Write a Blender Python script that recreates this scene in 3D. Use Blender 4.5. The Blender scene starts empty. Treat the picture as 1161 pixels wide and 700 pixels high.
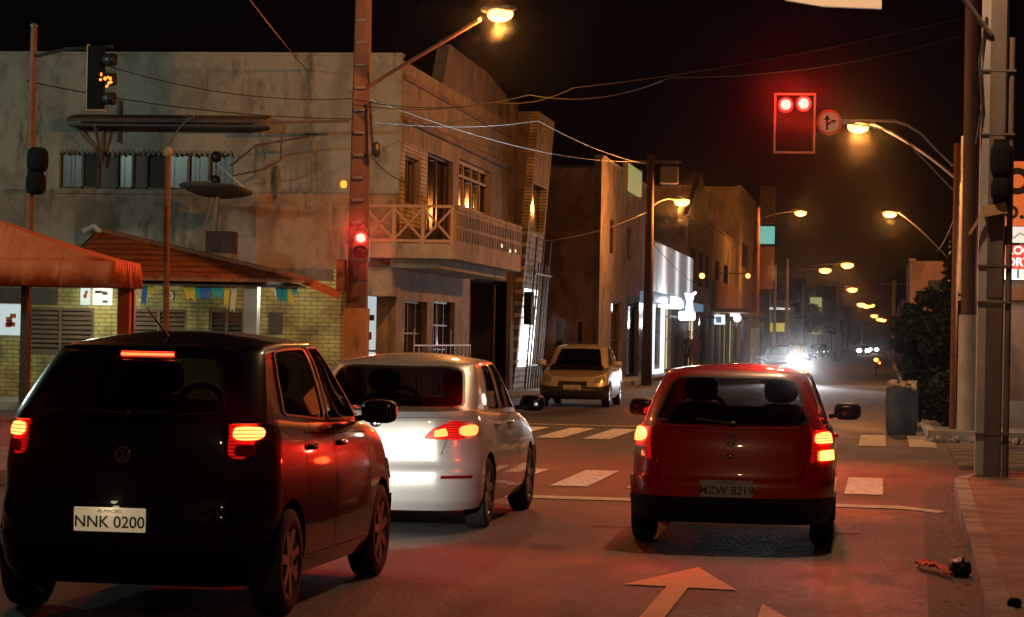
import bpy, bmesh, math, random
from mathutils import Vector, Matrix
from mathutils.geometry import delaunay_2d_cdt
R = math.radians
random.seed(7)
S = bpy.context.scene
C = S.collection

# ------------------------------------------------------------------ camera
F = 2900.0; CH = 1.58
PSI = math.atan(420.2/F); PIT = math.atan(31.6/F); RHO = .02
CM = Matrix.Rotation(PSI, 3, 'Z') @ Matrix.Rotation(math.pi/2+PIT, 3, 'X') @ Matrix.Rotation(RHO, 3, 'Z')
cam = bpy.data.cameras.new('camera'); co = bpy.data.objects.new('camera', cam); C.objects.link(co)
co.matrix_world = Matrix.Translation((0, 0, CH)) @ CM.to_4x4()
cam.sensor_width = 36; cam.lens = F/1161*36; cam.clip_end = 3000; cam.clip_start = .1
S.camera = co

# ------------------------------------------------------------------ night sky, exposure
w = bpy.data.worlds.new('World'); S.world = w; w.use_nodes = True
nt = w.node_tree; bg = nt.nodes['Background']
sky = nt.nodes.new('ShaderNodeTexSky'); sky.sky_type = 'NISHITA'; sky.sun_disc = False
sky.sun_elevation = R(4); sky.sun_rotation = R(200)
tn = nt.nodes.new('ShaderNodeMix'); tn.data_type = 'RGBA'; tn.blend_type = 'MULTIPLY'; tn.inputs[0].default_value = 1; tn.inputs[7].default_value = (1, .52, .75, 1)
nt.links.new(sky.outputs[0], tn.inputs[6]); nt.links.new(tn.outputs[2], bg.inputs[0]); bg.inputs[1].default_value = .0006
vs = S.view_settings; vs.view_transform = 'Standard'; vs.look = 'None'; vs.exposure = .12; vs.gamma = 1
try: vs.use_curve_mapping = False
except Exception: pass
cy = S.cycles
cy.sample_clamp_indirect = 2.0; cy.sample_clamp_direct = 0
cy.max_bounces = 6; cy.transparent_max_bounces = 12; cy.use_denoising = True
cy.caustics_reflective = False; cy.caustics_refractive = False
SOD = (1, .33, .065)
WARM = (1, .56, .29)
LP = {'near': 1250, 'corner': 1150, 'mid': 1000}     # lamp watts

# ------------------------------------------------------------------ pixel rays (only used to measure distances off the photograph)
def ray(u, v): return CM @ Vector(((u-580.5)/F, (350-v)/F, -1))
def atY(u, v, Y): r = ray(u, v); return Vector((0, 0, CH)) + r*(Y/r.y)
def atX(u, v, X): r = ray(u, v); return Vector((0, 0, CH)) + r*(X/r.x)
def atZ(u, v, Z=0): r = ray(u, v); return Vector((0, 0, CH)) + r*((Z-CH)/r.z)
def frect(u0, u1, vt, vb, X):      # rectangle on a street facade: Y0, Y1, z0, z1
    a = atX(u0, vt, X); b = atX(u1, vt, X); um = (u0+u1)/2
    return a.y, b.y, atX(um, vb, X).z, atX(um, vt, X).z
def yrect(u0, u1, vt, vb, Y):      # rectangle on a frontal facade: X0, X1, z0, z1
    return atY(u0, vt, Y).x, atY(u1, vt, Y).x, atY(u0, vb, Y).z, atY(u0, vt, Y).z

# ------------------------------------------------------------------ materials
M = {}
def pb(name, col, rough=.6, metal=0, coat=0, spec=.5, em=None, es=0, alpha=None):
    m = bpy.data.materials.new(name); m.use_nodes = True
    b = m.node_tree.nodes['Principled BSDF']
    b.inputs['Base Color'].default_value = (*col, 1)
    b.inputs['Roughness'].default_value = rough; b.inputs['Metallic'].default_value = metal
    b.inputs['Coat Weight'].default_value = coat; b.inputs['Coat Roughness'].default_value = .06
    b.inputs['Specular IOR Level'].default_value = spec
    if em: b.inputs['Emission Color'].default_value = (*em, 1); b.inputs['Emission Strength'].default_value = es
    M[name] = m; return m
def N(m, t, **k):
    n = m.node_tree.nodes.new(t)
    for a, b in k.items():
        if a.startswith('_'): n.inputs[a[1:].replace('_', ' ')].default_value = b
        else: setattr(n, a, b)
    return n
def ln(m, a, b): m.node_tree.links.new(a, b)
def ramp(m, fac, stops):
    r = N(m, 'ShaderNodeValToRGB'); e = r.color_ramp.elements
    e[0].position, e[0].color = stops[0][0], (*stops[0][1], 1)
    e[1].position, e[1].color = stops[-1][0], (*stops[-1][1], 1)
    for p, c in stops[1:-1]: x = e.new(p); x.color = (*c, 1)
    ln(m, fac, r.inputs[0]); return r.outputs[0]
def objco(m, scale=(1, 1, 1)):
    t = N(m, 'ShaderNodeTexCoord'); g = N(m, 'ShaderNodeNewGeometry'); mp = N(m, 'ShaderNodeMapping'); mp.inputs['Scale'].default_value = scale
    ln(m, g.outputs['Position'], mp.inputs[0]); return mp.outputs[0]
def bump(m, h, s=.4, d=.02):
    b = N(m, 'ShaderNodeBump'); b.inputs['Strength'].default_value = s; b.inputs['Distance'].default_value = d
    ln(m, h, b.inputs['Height']); ln(m, b.outputs[0], m.node_tree.nodes['Principled BSDF'].inputs['Normal'])
def noisy(name, c0, c1, scale=3, rough=.85, vert=1.0, c2=None, detail=6, bs=.3, bd=.01):
    m = pb(name, c0, rough); co_ = objco(m, (scale, scale, scale*vert))
    n = N(m, 'ShaderNodeTexNoise', _Scale=1.0, _Detail=detail, _Roughness=.65); ln(m, co_, n.inputs['Vector'])
    st = [(.32, c0), (.68, c1)] if not c2 else [(.3, c0), (.52, c1), (.7, c2)]
    ln(m, ramp(m, n.outputs[0], st), m.node_tree.nodes['Principled BSDF'].inputs['Base Color'])
    n2 = N(m, 'ShaderNodeTexNoise', _Scale=scale*14, _Detail=4.0); g = N(m, 'ShaderNodeNewGeometry'); ln(m, g.outputs['Position'], n2.inputs['Vector'])
    bump(m, n2.outputs[0], bs, bd); return m
def weathered(name, base, stain, dark, rough=.9):
    """plaster with rain streaks and patchy dirt"""
    m = pb(name, base, rough); B = m.node_tree.nodes['Principled BSDF']
    a = N(m, 'ShaderNodeTexNoise', _Scale=1.0, _Detail=8.0, _Roughness=.7); ln(m, objco(m, (1.1, 1.1, .9)), a.inputs['Vector'])
    s = N(m, 'ShaderNodeTexNoise', _Scale=1.0, _Detail=7.0, _Roughness=.7); ln(m, objco(m, (2.4, 2.4, .62)), s.inputs['Vector'])
    c1 = ramp(m, a.outputs[0], [(.42, stain), (.55, base)])
    f = ramp(m, s.outputs[0], [(.32, (.85, .85, .85)), (.46, (0, 0, 0))])
    mx = N(m, 'ShaderNodeMix', data_type='RGBA'); ln(m, f, mx.inputs[0]); ln(m, c1, mx.inputs[6]); mx.inputs[7].default_value = (*dark, 1)
    ln(m, mx.outputs[2], B.inputs['Base Color'])
    n2 = N(m, 'ShaderNodeTexNoise', _Scale=18.0, _Detail=5.0); g = N(m, 'ShaderNodeNewGeometry'); ln(m, g.outputs['Position'], n2.inputs['Vector'])
    bump(m, n2.outputs[0], .5, .015); return m
def bricks(name, c1, c2, mortar, bw=.24, bh=.08, axis='x', ms=.012, rough=.7, em=None):
    m = pb(name, c1, rough); B = m.node_tree.nodes['Principled BSDF']
    g = N(m, 'ShaderNodeNewGeometry'); sp = N(m, 'ShaderNodeSeparateXYZ'); cb = N(m, 'ShaderNodeCombineXYZ')
    ln(m, g.outputs['Position'], sp.inputs[0]); ln(m, sp.outputs['X' if axis == 'x' else 'Y'], cb.inputs[0]); ln(m, sp.outputs['Z' if axis != 'f' else 'Y'], cb.inputs[1])
    if axis == 'f': ln(m, sp.outputs['X'], cb.inputs[0])
    b = N(m, 'ShaderNodeTexBrick', _Scale=1.0, _Mortar_Size=ms, _Mortar_Smooth=.1, _Bias=0.0, _Brick_Width=bw, _Row_Height=bh)
    b.inputs['Color1'].default_value = (*c1, 1); b.inputs['Color2'].default_value = (*c2, 1); b.inputs['Mortar'].default_value = (*mortar, 1)
    ln(m, cb.outputs[0], b.inputs['Vector'])
    n = N(m, 'ShaderNodeTexNoise', _Scale=2.2, _Detail=6.0); ln(m, g.outputs['Position'], n.inputs['Vector'])
    mx = N(m, 'ShaderNodeMix', data_type='RGBA', blend_type='MULTIPLY'); mx.inputs[0].default_value = .8
    ln(m, b.outputs['Color'], mx.inputs[6]); ln(m, ramp(m, n.outputs[0], [(.34, (.28, .26, .24)), (.60, (1, 1, 1))]), mx.inputs[7])
    ln(m, mx.outputs[2], B.inputs['Base Color'])
    if em: ln(m, b.outputs['Color'], B.inputs['Emission Color']); B.inputs['Emission Strength'].default_value = em
    i = N(m, 'ShaderNodeMath', operation='SUBTRACT'); i.inputs[0].default_value = 1; ln(m, b.outputs['Fac'], i.inputs[1]); bump(m, i.outputs[0], .6, .01)
    return m
def emis(name, col, st, base=(.05, .05, .05)): return pb(name, base, .35, em=col, es=st)
def glass(name, tint, gl=.25):
    m = bpy.data.materials.new(name); m.use_nodes = True; t = m.node_tree; t.nodes.clear()
    o = t.nodes.new('ShaderNodeOutputMaterial'); a = t.nodes.new('ShaderNodeBsdfTransparent'); g = t.nodes.new('ShaderNodeBsdfGlossy'); x = t.nodes.new('ShaderNodeMixShader'); f = t.nodes.new('ShaderNodeFresnel')
    a.inputs[0].default_value = (*tint, 1); g.inputs['Roughness'].default_value = .03; f.inputs[0].default_value = 1.5
    q = t.nodes.new('ShaderNodeNewGeometry'); u = t.nodes.new('ShaderNodeMath'); u.operation = 'SUBTRACT'; u.inputs[0].default_value = 1; t.links.new(q.outputs['Backfacing'], u.inputs[1]); k = t.nodes.new('ShaderNodeMath'); k.operation = 'MULTIPLY'; t.links.new(u.outputs[0], k.inputs[0]); t.links.new(f.outputs[0], k.inputs[1]); t.links.new(k.outputs[0], x.inputs[0]); t.links.new(a.outputs[0], x.inputs[1]); t.links.new(g.outputs[0], x.inputs[2]); t.links.new(x.outputs[0], o.inputs[0]); M[name] = m; return m

# asphalt with patches and fine aggregate, noise stretched along the street to survive foreshortening
m = pb('asphalt', (.05, .047, .045), .8); B = m.node_tree.nodes['Principled BSDF']
a = N(m, 'ShaderNodeTexNoise', _Scale=.35, _Detail=8.0, _Roughness=.7); ln(m, objco(m, (1.6, .5, 1)), a.inputs['Vector'])
g = N(m, 'ShaderNodeNewGeometry'); f1 = N(m, 'ShaderNodeTexNoise', _Scale=26.0, _Detail=6.0, _Roughness=.9); ln(m, objco(m, (1.25, .36, 1)), f1.inputs['Vector'])
v1 = N(m, 'ShaderNodeTexVoronoi', _Scale=60.0); ln(m, objco(m, (.5, .15, 1)), v1.inputs['Vector'])
mx = N(m, 'ShaderNodeMix', data_type='RGBA', blend_type='MULTIPLY'); mx.inputs[0].default_value = 1
ln(m, ramp(m, a.outputs[0], [(.3, (.020, .0185, .018)), (.5, (.040, .037, .035)), (.66, (.074, .068, .063))]), mx.inputs[6])
ln(m, ramp(m, f1.outputs[0], [(.38, (.25, .25, .25)), (.60, (1.9, 1.85, 1.8))]), mx.inputs[7]); ln(m, mx.outputs[2], B.inputs['Base Color'])
ln(m, ramp(m, a.outputs[0], [(.35, (.62, .62, .62)), (.65, (.85, .85, .85))]), B.inputs['Roughness']); bump(m, v1.outputs[0], .3, .008)
noisy('ground', (.06, .05, .04), (.1, .085, .07), .6)
def wornpaint(name, c, cd, thr):
    m = noisy(name, cd, c, 9, .7, c2=c, bs=.4); return m
wornpaint('paint_white', (.74, .72, .66), (.15, .14, .13), .4)
wornpaint('paint_faded', (.50, .46, .36), (.08, .075, .065), .4)
wornpaint('paint_arrow', (1, .40, .05), (.75, .28, .04), .4)  # orange puts the red light on the arrow into its colour
bricks('kerb', (.36, .33, .29), (.28, .255, .22), (.05, .045, .04), 6, .9, 'f', .02, .85)
noisy('concrete', (.22, .23, .23), (.38, .40, .40), 2.5, vert=.4)
noisy('concrete_dark', (.07, .06, .055), (.15, .13, .12), 3, vert=.4)
noisy('limewash', (.42, .38, .34), (.62, .58, .53), 3)
noisy('pole_dark', (.075, .04, .036), (.14, .075, .062), 4, vert=.2)
bricks('paving', (.22, .13, .09), (.25, .15, .10), (.15, .095, .07), .3, .3, 'f', .008, .8)
noisy('gutter', (.035, .03, .027), (.09, .075, .06), 6, c2=(.045, .04, .035))
weathered('plaster_grey', (.33, .35, .31), (.22, .23, .20), (.07, .07, .06))
weathered('plaster_rough', (.25, .23, .2), (.14, .13, .11), (.05, .045, .04))
weathered('plaster_tan', (.36, .30, .23), (.23, .19, .145), (.08, .065, .05))
weathered('plaster_brown', (.22, .175, .14), (.125, .10, .08), (.045, .037, .03))
weathered('plaster_pink', (.30, .21, .18), (.18, .125, .105), (.07, .05, .042))
weathered('plaster_lamplit', (.42, .27, .17), (.27, .17, .11), (.10, .07, .05)); weathered('plaster_orange', (.42, .22, .10), (.3, .15, .07), (.12, .07, .04))
bricks('brick_yellow', (.52, .44, .14), (.44, .37, .12), (.22, .2, .09), .26, .085, 'x')
bricks('brick_tan', (.66, .50, .26), (.52, .39, .2), (.14, .1, .06), .3, .09, 'y')
bricks('tile_white', (.55, .50, .42), (.45, .40, .33), (.14, .12, .1), .5, .16, 'y', .03)
bricks('glass_block', (1, .93, .78), (.85, .78, .6), (.03, .025, .02), .3, .3, 'y', .05, .3, em=2.6)
noisy('roof_tile', (.10, .045, .028), (.36, .13, .06), 5, c2=(.16, .07, .04))
noisy('roof_tile_dark', (.06, .05, .04), (.12, .1, .085), 6)
noisy('wood_brown', (.10, .065, .045), (.17, .11, .075), 5, .7, .3)
noisy('wood_dark', (.035, .025, .02), (.07, .05, .04), 4, .6)
m = noisy('canvas_orange', (.50, .075, .012), (.66, .13, .02), 1.6, .75, bs=.2)
wv = N(m, 'ShaderNodeTexNoise', _Scale=1.6, _Detail=2.0, _Distortion=.8); ln(m, objco(m, (1.4, 1.4, .6)), wv.inputs['Vector']); bump(m, wv.outputs[0], .6, .08)
noisy('bark', (.08, .06, .045), (.14, .11, .08), 8)
pb('dark', (.01, .01, .01), .9, spec=.1); pb('black_plastic', (.018, .018, .018), .45); pb('rubber', (.02, .02, .02), .8)
noisy('rust', (.16, .06, .03), (.28, .10, .05), 9, .8)
pb('steel', (.35, .35, .35), .4, .9); pb('white_metal', (.6, .57, .52), .5); pb('grey_metal', (.16, .15, .15), .5, .4)
pb('rail', (.40, .27, .16), .6); pb('signal_green', (.02, .05, .035), .45)
pb('pane_dark', (.012, .014, .014), .12); pb('pane_green', (.035, .045, .04), .7, spec=.2); pb('curtain', (.12, .13, .115), .8); pb('pane_mid', (.05, .055, .05), .25)
noisy('bin_blue', (.03, .05, .08), (.07, .10, .14), 5, .6); noisy('cloth_pale', (.45, .35, .2), (.65, .52, .32), 12); pb('cloth_red', (.6, .09, .03), .8)
pb('flag_yellow', (.7, .6, .08), .8); pb('flag_blue', (.03, .2, .65), .8); pb('flag_teal', (.03, .42, .5), .8); pb('flag_white', (.65, .65, .6), .8)
pb('skin', (.30, .17, .11), .6); pb('cloth_dark', (.03, .03, .04), .9); pb('cloth_mid', (.12, .08, .07), .9); pb('hair', (.01, .008, .006), .6)
pb('leaf', (.022, .038, .018), .7, spec=.15); pb('leaf_light', (.09, .12, .045), .6)
emis('sodium', (1, .24, .035), 16); emis('sodium_far', (1, .24, .035), 12)
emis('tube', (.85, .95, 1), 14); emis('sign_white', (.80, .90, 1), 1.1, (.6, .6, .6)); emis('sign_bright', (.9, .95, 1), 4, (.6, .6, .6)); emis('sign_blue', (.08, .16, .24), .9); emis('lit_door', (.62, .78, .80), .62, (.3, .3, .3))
emis('sign_cyan', (.25, .8, .7), .5); emis('sign_yellow', (.5, .42, .04), .7); emis('sign_orange', (.9, .16, .03), .55, (.5, .1, .03)); emis('lit_warm', (.80, .66, .36), .8, (.3, .3, .2)); emis('lit_olive', (.5, .48, .18), .5)
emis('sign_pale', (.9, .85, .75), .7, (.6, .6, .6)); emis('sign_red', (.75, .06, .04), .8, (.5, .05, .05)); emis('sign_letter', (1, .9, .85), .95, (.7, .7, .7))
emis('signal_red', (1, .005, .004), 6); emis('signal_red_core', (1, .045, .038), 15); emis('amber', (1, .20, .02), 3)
# car materials
def carpaint(name, col, metal, rough, flake=0):
    m = pb(name, col, rough, metal, 1.0); m.node_tree.nodes['Principled BSDF'].inputs['Coat Roughness'].default_value = .04; return m
carpaint('paint_black', (.004, .004, .005), .0, .3); M['paint_black'].node_tree.nodes['Principled BSDF'].inputs['Specular IOR Level'].default_value = .05; M['paint_black'].node_tree.nodes['Principled BSDF'].inputs['Coat Weight'].default_value = .62; carpaint('paint_silver', (.66, .65, .63), .35, .4); carpaint('paint_red', (.68, .010, .010), .0, .33)
carpaint('paint_beige', (.52, .50, .46), .3, .4); carpaint('paint_dark', (.03, .032, .036), .3, .35)
glass('glass_tint', (.42, .41, .40)); glass('glass_dark', (.27, .26, .26)); glass('glass_clear', (.94, .94, .94))
pb('seat', (.03, .03, .032), .9); pb('chrome', (.7, .7, .7), .12, 1); pb('lens_clear', (.6, .6, .58), .08, .6); pb('lens_red_off', (.20, .008, .008), .15)
emis('tail_lens', (1, .008, .005), .32, (.3, .01, .01)); emis('tail_core', (1, .042, .008), 26); emis('tail_lens_dim', (1, .012, .008), .5, (.3, .01, .01)); emis('tail_core_dim', (1, .10, .02), 7.0)
for nm_ in ('tail_lens', 'tail_lens_dim', 'tail_core'):
    m = M[nm_]; B = m.node_tree.nodes['Principled BSDF']; tc = N(m, 'ShaderNodeTexCoord'); wv = N(m, 'ShaderNodeTexWave', wave_type='BANDS', bands_direction='Z', _Scale=16.0, _Distortion=.0); ln(m, tc.outputs['Object'], wv.inputs['Vector'])
    vo = N(m, 'ShaderNodeTexNoise', _Scale=11.0, _Detail=1.0); ln(m, tc.outputs['Object'], vo.inputs['Vector']); mu = N(m, 'ShaderNodeMath', operation='MULTIPLY'); ln(m, wv.outputs['Fac'], mu.inputs[0]); ln(m, vo.outputs[0], mu.inputs[1])
    mp_ = N(m, 'ShaderNodeMapRange'); mp_.inputs['To Min'].default_value = B.inputs['Emission Strength'].default_value*.25; mp_.inputs['To Max'].default_value = B.inputs['Emission Strength'].default_value*3.0; ln(m, mu.outputs[0], mp_.inputs[0]); ln(m, mp_.outputs[0], B.inputs['Emission Strength'])
emis('blinker', (1, .30, .04), 7); emis('brake_bar', (1, .055, .015), 8); emis('headlight', (.93, .96, 1), 1200); emis('headlight_far', (.95, .97, 1), 60)
pb('plate_lit', (.62, .58, .48), .5, em=(1, .78, .46), es=.24); pb('plate', (.62, .61, .58), .5); pb('plate_ink', (.09, .085, .08), .6)

# ------------------------------------------------------------------ mesh helpers
def offset_of(o):
    v = Vector((0, 0, 0))
    while o: v += o.location; o = o.parent
    return v
def link(name, me, mat=None, parent=None, world=True, smooth=False):
    o = bpy.data.objects.new(name, me); C.objects.link(o)
    if mat: me.materials.append(M[mat] if isinstance(mat, str) else mat)
    if parent:
        o.parent = parent
        if world: me.transform(Matrix.Translation(-offset_of(parent)))
    if smooth:
        for p in me.polygons: p.use_smooth = True
        try: me.set_sharp_from_angle(angle=R(38))
        except Exception: pass
    return o
def tag(o, label=None, cat=None, group=None, kind=None):
    if label: o['label'] = label
    if cat: o['category'] = cat
    if group: o['group'] = group
    if kind: o['kind'] = kind
    return o
def thing(name, label, cat, loc=(0, 0, 0), rz=0, group=None):
    o = bpy.data.objects.new(name, None); C.objects.link(o); o.location = loc; o.rotation_euler = (0, 0, rz); o.empty_display_size = .2
    return tag(o, label, cat, group)
class MB:
    def __init__(s): s.v = []; s.f = []
    def q(s, *pts): n = len(s.v); s.v += [tuple(p) for p in pts]; s.f.append(tuple(range(n, n+len(pts)))); return s
    def box(s, x0, x1, y0, y1, z0, z1):
        n = len(s.v); s.v += [(x, y, z) for z in (z0, z1) for y in (y0, y1) for x in (x0, x1)]
        s.f += [tuple(n+i for i in f) for f in ((0, 2, 3, 1), (4, 5, 7, 6), (0, 1, 5, 4), (2, 6, 7, 3), (0, 4, 6, 2), (1, 3, 7, 5))]; return s
    def bar(s, a, b, w, h=None, up=(0, 0, 1)):
        a, b = Vector(a), Vector(b); h = h or w; d = (b-a).normalized(); u = Vector(up)
        if abs(d.dot(u)) > .95: u = Vector((0, 1, 0))
        x = d.cross(u).normalized()*w/2; z = x.cross(d).normalized()*h/2; n = len(s.v)
        for p in (a, b): s.v += [tuple(p+i*x+j*z) for i, j in ((-1, -1), (1, -1), (1, 1), (-1, 1))]
        s.f += [(n, n+1, n+2, n+3), (n+7, n+6, n+5, n+4)]+[(n+i, n+4+i, n+4+(i+1) % 4, n+(i+1) % 4) for i in range(4)]; return s
    def tube(s, pts, r, k=8, caps=True):
        pts = [Vector(p) for p in pts]; n0 = len(s.v); rr = r if isinstance(r, (list, tuple)) else [r]*len(pts); prev = None
        for i, p in enumerate(pts):
            d = (pts[min(i+1, len(pts)-1)]-pts[max(i-1, 0)]).normalized()
            if prev is None: x = d.cross(Vector((0, 0, 1)) if abs(d.z) < .95 else Vector((0, 1, 0))).normalized()
            else: x = (prev-d*prev.dot(d)).normalized()
            prev = x; y = d.cross(x)
            s.v += [tuple(p+(x*math.cos(t)+y*math.sin(t))*rr[i]) for t in [2*math.pi*j/k for j in range(k)]]
        for i in range(len(pts)-1):
            for j in range(k): a = n0+i*k; s.f.append((a+j, a+(j+1) % k, a+k+(j+1) % k, a+k+j))
        if caps: s.f += [tuple(n0+j for j in range(k-1, -1, -1)), tuple(n0+(len(pts)-1)*k+j for j in range(k))]
        return s
    def prism(s, poly, fn, t0, t1):       # poly in 2D, fn(a,b,t) -> point
        n = len(s.v); k = len(poly)
        s.v += [tuple(fn(a, b, t0)) for a, b in poly]+[tuple(fn(a, b, t1)) for a, b in poly]
        s.f += [tuple(range(n+k-1, n-1, -1)), tuple(range(n+k, n+2*k))]+[(n+i, n+(i+1) % k, n+k+(i+1) % k, n+k+i) for i in range(k)]; return s
    def blob(s, c, r, e=1.0, nu=14, nv=10, rz=0):    # superellipsoid
        n = len(s.v); sg = lambda x, p: math.copysign(abs(x)**p, x); cr, sr = math.cos(rz), math.sin(rz)
        for i in range(nv+1):
            t = -math.pi/2+math.pi*i/nv
            for j in range(nu):
                a = 2*math.pi*j/nu; x = r[0]*sg(math.cos(t), e)*sg(math.cos(a), e); y = r[1]*sg(math.cos(t), e)*sg(math.sin(a), e); z = r[2]*sg(math.sin(t), e)
                s.v.append((c[0]+x*cr-y*sr, c[1]+x*sr+y*cr, c[2]+z))
        for i in range(nv):
            for j in range(nu): s.f.append((n+i*nu+j, n+i*nu+(j+1) % nu, n+(i+1)*nu+(j+1) % nu, n+(i+1)*nu+j))
        return s
    def lathe(s, prof, c, ax='z', k=20):      # prof [(r,h)]
        n = len(s.v)
        for r, h in prof:
            for j in range(k):
                t = 2*math.pi*j/k; a, b = r*math.cos(t), r*math.sin(t)
                p = {'z': (a, b, h), 'x': (h, a, b), 'y': (a, h, b)}[ax]; s.v.append((c[0]+p[0], c[1]+p[1], c[2]+p[2]))
        for i in range(len(prof)-1):
            for j in range(k): s.f.append((n+i*k+j, n+i*k+(j+1) % k, n+(i+1)*k+(j+1) % k, n+(i+1)*k+j))
        return s
    def wall(s, ax, c, t, a0, a1, z0, z1, holes=()):   # slab wall with real openings; outer face at c, thickness t (signed, inwards)
        A = sorted({a0, a1, *[x for h in holes for x in h[:2] if a0 < x < a1]}); Z = sorted({z0, z1, *[x for h in holes for x in h[2:] if z0 < x < z1]})
        P = (lambda a, d, z: (a, c+d, z)) if ax == 'y' else (lambda a, d, z: (c+d, a, z))
        def solid(i, j):
            if i < 0 or j < 0 or i >= len(A)-1 or j >= len(Z)-1: return False
            a, z = (A[i]+A[i+1])/2, (Z[j]+Z[j+1])/2
            return not any(h[0] < a < h[1] and h[2] < z < h[3] for h in holes)
        for i in range(len(A)-1):
            for j in range(len(Z)-1):
                if not solid(i, j): continue
                p, q_, r, u = A[i], A[i+1], Z[j], Z[j+1]
                s.q(P(p, 0, r), P(q_, 0, r), P(q_, 0, u), P(p, 0, u)); s.q(P(p, t, r), P(q_, t, r), P(q_, t, u), P(p, t, u))
                if not solid(i-1, j): s.q(P(p, 0, r), P(p, t, r), P(p, t, u), P(p, 0, u))
                if not solid(i+1, j): s.q(P(q_, 0, r), P(q_, t, r), P(q_, t, u), P(q_, 0, u))
                if not solid(i, j-1): s.q(P(p, 0, r), P(p, t, r), P(q_, t, r), P(q_, 0, r))
                if not solid(i, j+1): s.q(P(p, 0, u), P(p, t, u), P(q_, t, u), P(q_, 0, u))
        return s
    def build(s, name, mat=None, parent=None, world=True, smooth=False, bevel=0):
        me = bpy.data.meshes.new(name); me.from_pydata(s.v, [], s.f); bm = bmesh.new(); bm.from_mesh(me)
        bmesh.ops.remove_doubles(bm, verts=bm.verts, dist=1e-5); bmesh.ops.recalc_face_normals(bm, faces=bm.faces)
        if bevel: bmesh.ops.bevel(bm, geom=[e for e in bm.edges if len(e.link_faces) == 2 and e.calc_face_angle(0) > .6], offset=bevel, segments=2, affect='EDGES')
        bm.to_mesh(me); bm.free(); return link(name, me, mat, parent, world, smooth)
def text(body, size, loc, rot, mat, parent, name='lettering', ext=.002, align='CENTER', bold=0):
    c = bpy.data.curves.new(name, 'FONT'); c.body = body; c.size = size; c.extrude = ext; c.align_x = align; c.align_y = 'CENTER'; c.offset = bold
    c.materials.append(M[mat]); q = bpy.data.objects.new('tmp', c); C.objects.link(q); bpy.context.view_layer.update()
    me = bpy.data.meshes.new_from_object(q.evaluated_get(bpy.context.evaluated_depsgraph_get())); bpy.data.objects.remove(q)
    o = bpy.data.objects.new(name, me); C.objects.link(o); o.parent = parent; o.location = loc; o.rotation_euler = rot; return o
def struct(name, mb, mat): return tag(mb.build(name, mat), kind='structure')
def lamp(name, parent, loc, power, col=SOD, spot=None, size=.12, rot=(0, 0, 0), blend=.5):
    l = bpy.data.lights.new(name, 'SPOT' if spot else 'POINT'); l.energy = power; l.color = col; l.shadow_soft_size = size
    if spot: l.spot_size = R(spot); l.spot_blend = blend
    o = bpy.data.objects.new(name, l); C.objects.link(o); o.parent = parent; o.location = loc; o.rotation_euler = rot; return o
def window(parent, ax, c, t, a0, a1, z0, z1, nx=2, nz=1, fm='wood_dark', pm='pane_dark', w_=.05, name='window', label=None):
    """frame with mullions; panes as a sub-part. c = plane of the wall face, t = signed inward depth"""
    P = (lambda a, d, z: (a, c+d, z)) if ax == 'y' else (lambda a, d, z: (c+d, a, z)); m_ = MB(); d0, d1 = t*.35, t*.55
    def bx(a, b, p, q_):
        x = P(a, d0, p); y = P(b, d1, q_); m_.box(min(x[0], y[0]), max(x[0], y[0]), min(x[1], y[1]), max(x[1], y[1]), x[2], y[2])
    bx(a0, a0+w_, z0, z1); bx(a1-w_, a1, z0, z1); bx(a0+w_, a1-w_, z0, z0+w_); bx(a0+w_, a1-w_, z1-w_, z1)
    for i in range(1, nx): a = a0+(a1-a0)*i/nx; bx(a-w_*.4, a+w_*.4, z0+w_, z1-w_)
    for j in range(1, nz): z = z0+(z1-z0)*j/nz; bx(a0+w_, a1-w_, z-w_*.35, z+w_*.35)
    o = m_.build(name, fm, parent)
    if label: o['label'] = label
    x, y = P(a0+.01, t*.7, z0), P(a1-.01, t*.78, z1)
    MB().box(min(x[0], y[0]), max(x[0], y[0]), min(x[1], y[1]), max(x[1], y[1]), z0+.005, z1-.005).build('pane', pm, o); return o

# ================================================================== SETTING
struct('ground', MB().q((-900, -200, -.02), (900, -200, -.02), (900, 2500, -.02), (-900, 2500, -.02)), 'ground')
struct('road', MB().q((-8.6, -30, 0), (.95, -30, 0), (.95, 1500, 0), (-8.6, 1500, 0)).q((.95, 29.6, 0), (80, 29.6, 0), (80, 43.2, 0), (.95, 43.2, 0)).q((-80, 29.6, 0), (-8.6, 29.6, 0), (-8.6, 46.5, 0), (-80, 46.5, 0)), 'asphalt')
def slab(poly, z, name, mat):
    m_ = MB(); m_.prism(poly, lambda a, b, t: (a, b, t), -.01, z); return struct(name, m_, mat)
# near right sidewalk (kerb bows slightly away from the camera)
KX = [(-25, .50), (13.8, .60), (22, .70), (28, .80), (29.0, .95), (29.5, 1.35)]
slab([(x+.14, y) for y, x in KX]+[(20, 29.5), (20, -25)], .14, 'sidewalk_right', 'paving')
kb = MB()
for (y0, x0), (y1, x1) in zip(KX, KX[1:]): kb.prism([(x0, y0), (x0+.138, y0), (x1+.138, y1), (x1, y1)], lambda a, b, t: (a, b, t), -.01, .146)
kb.box(1.5, 20, 29.5, 29.64, -.01, .146); struct('kerb_right', kb, 'kerb')
gt = MB()
for (y0, x0), (y1, x1) in zip(KX[:5], KX[1:5]): gt.q((x0-.32, y0, .004), (x0, y0, .004), (x1, y1, .004), (x1-.32, y1, .004))
struct('gutter', gt, 'gutter')
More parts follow.
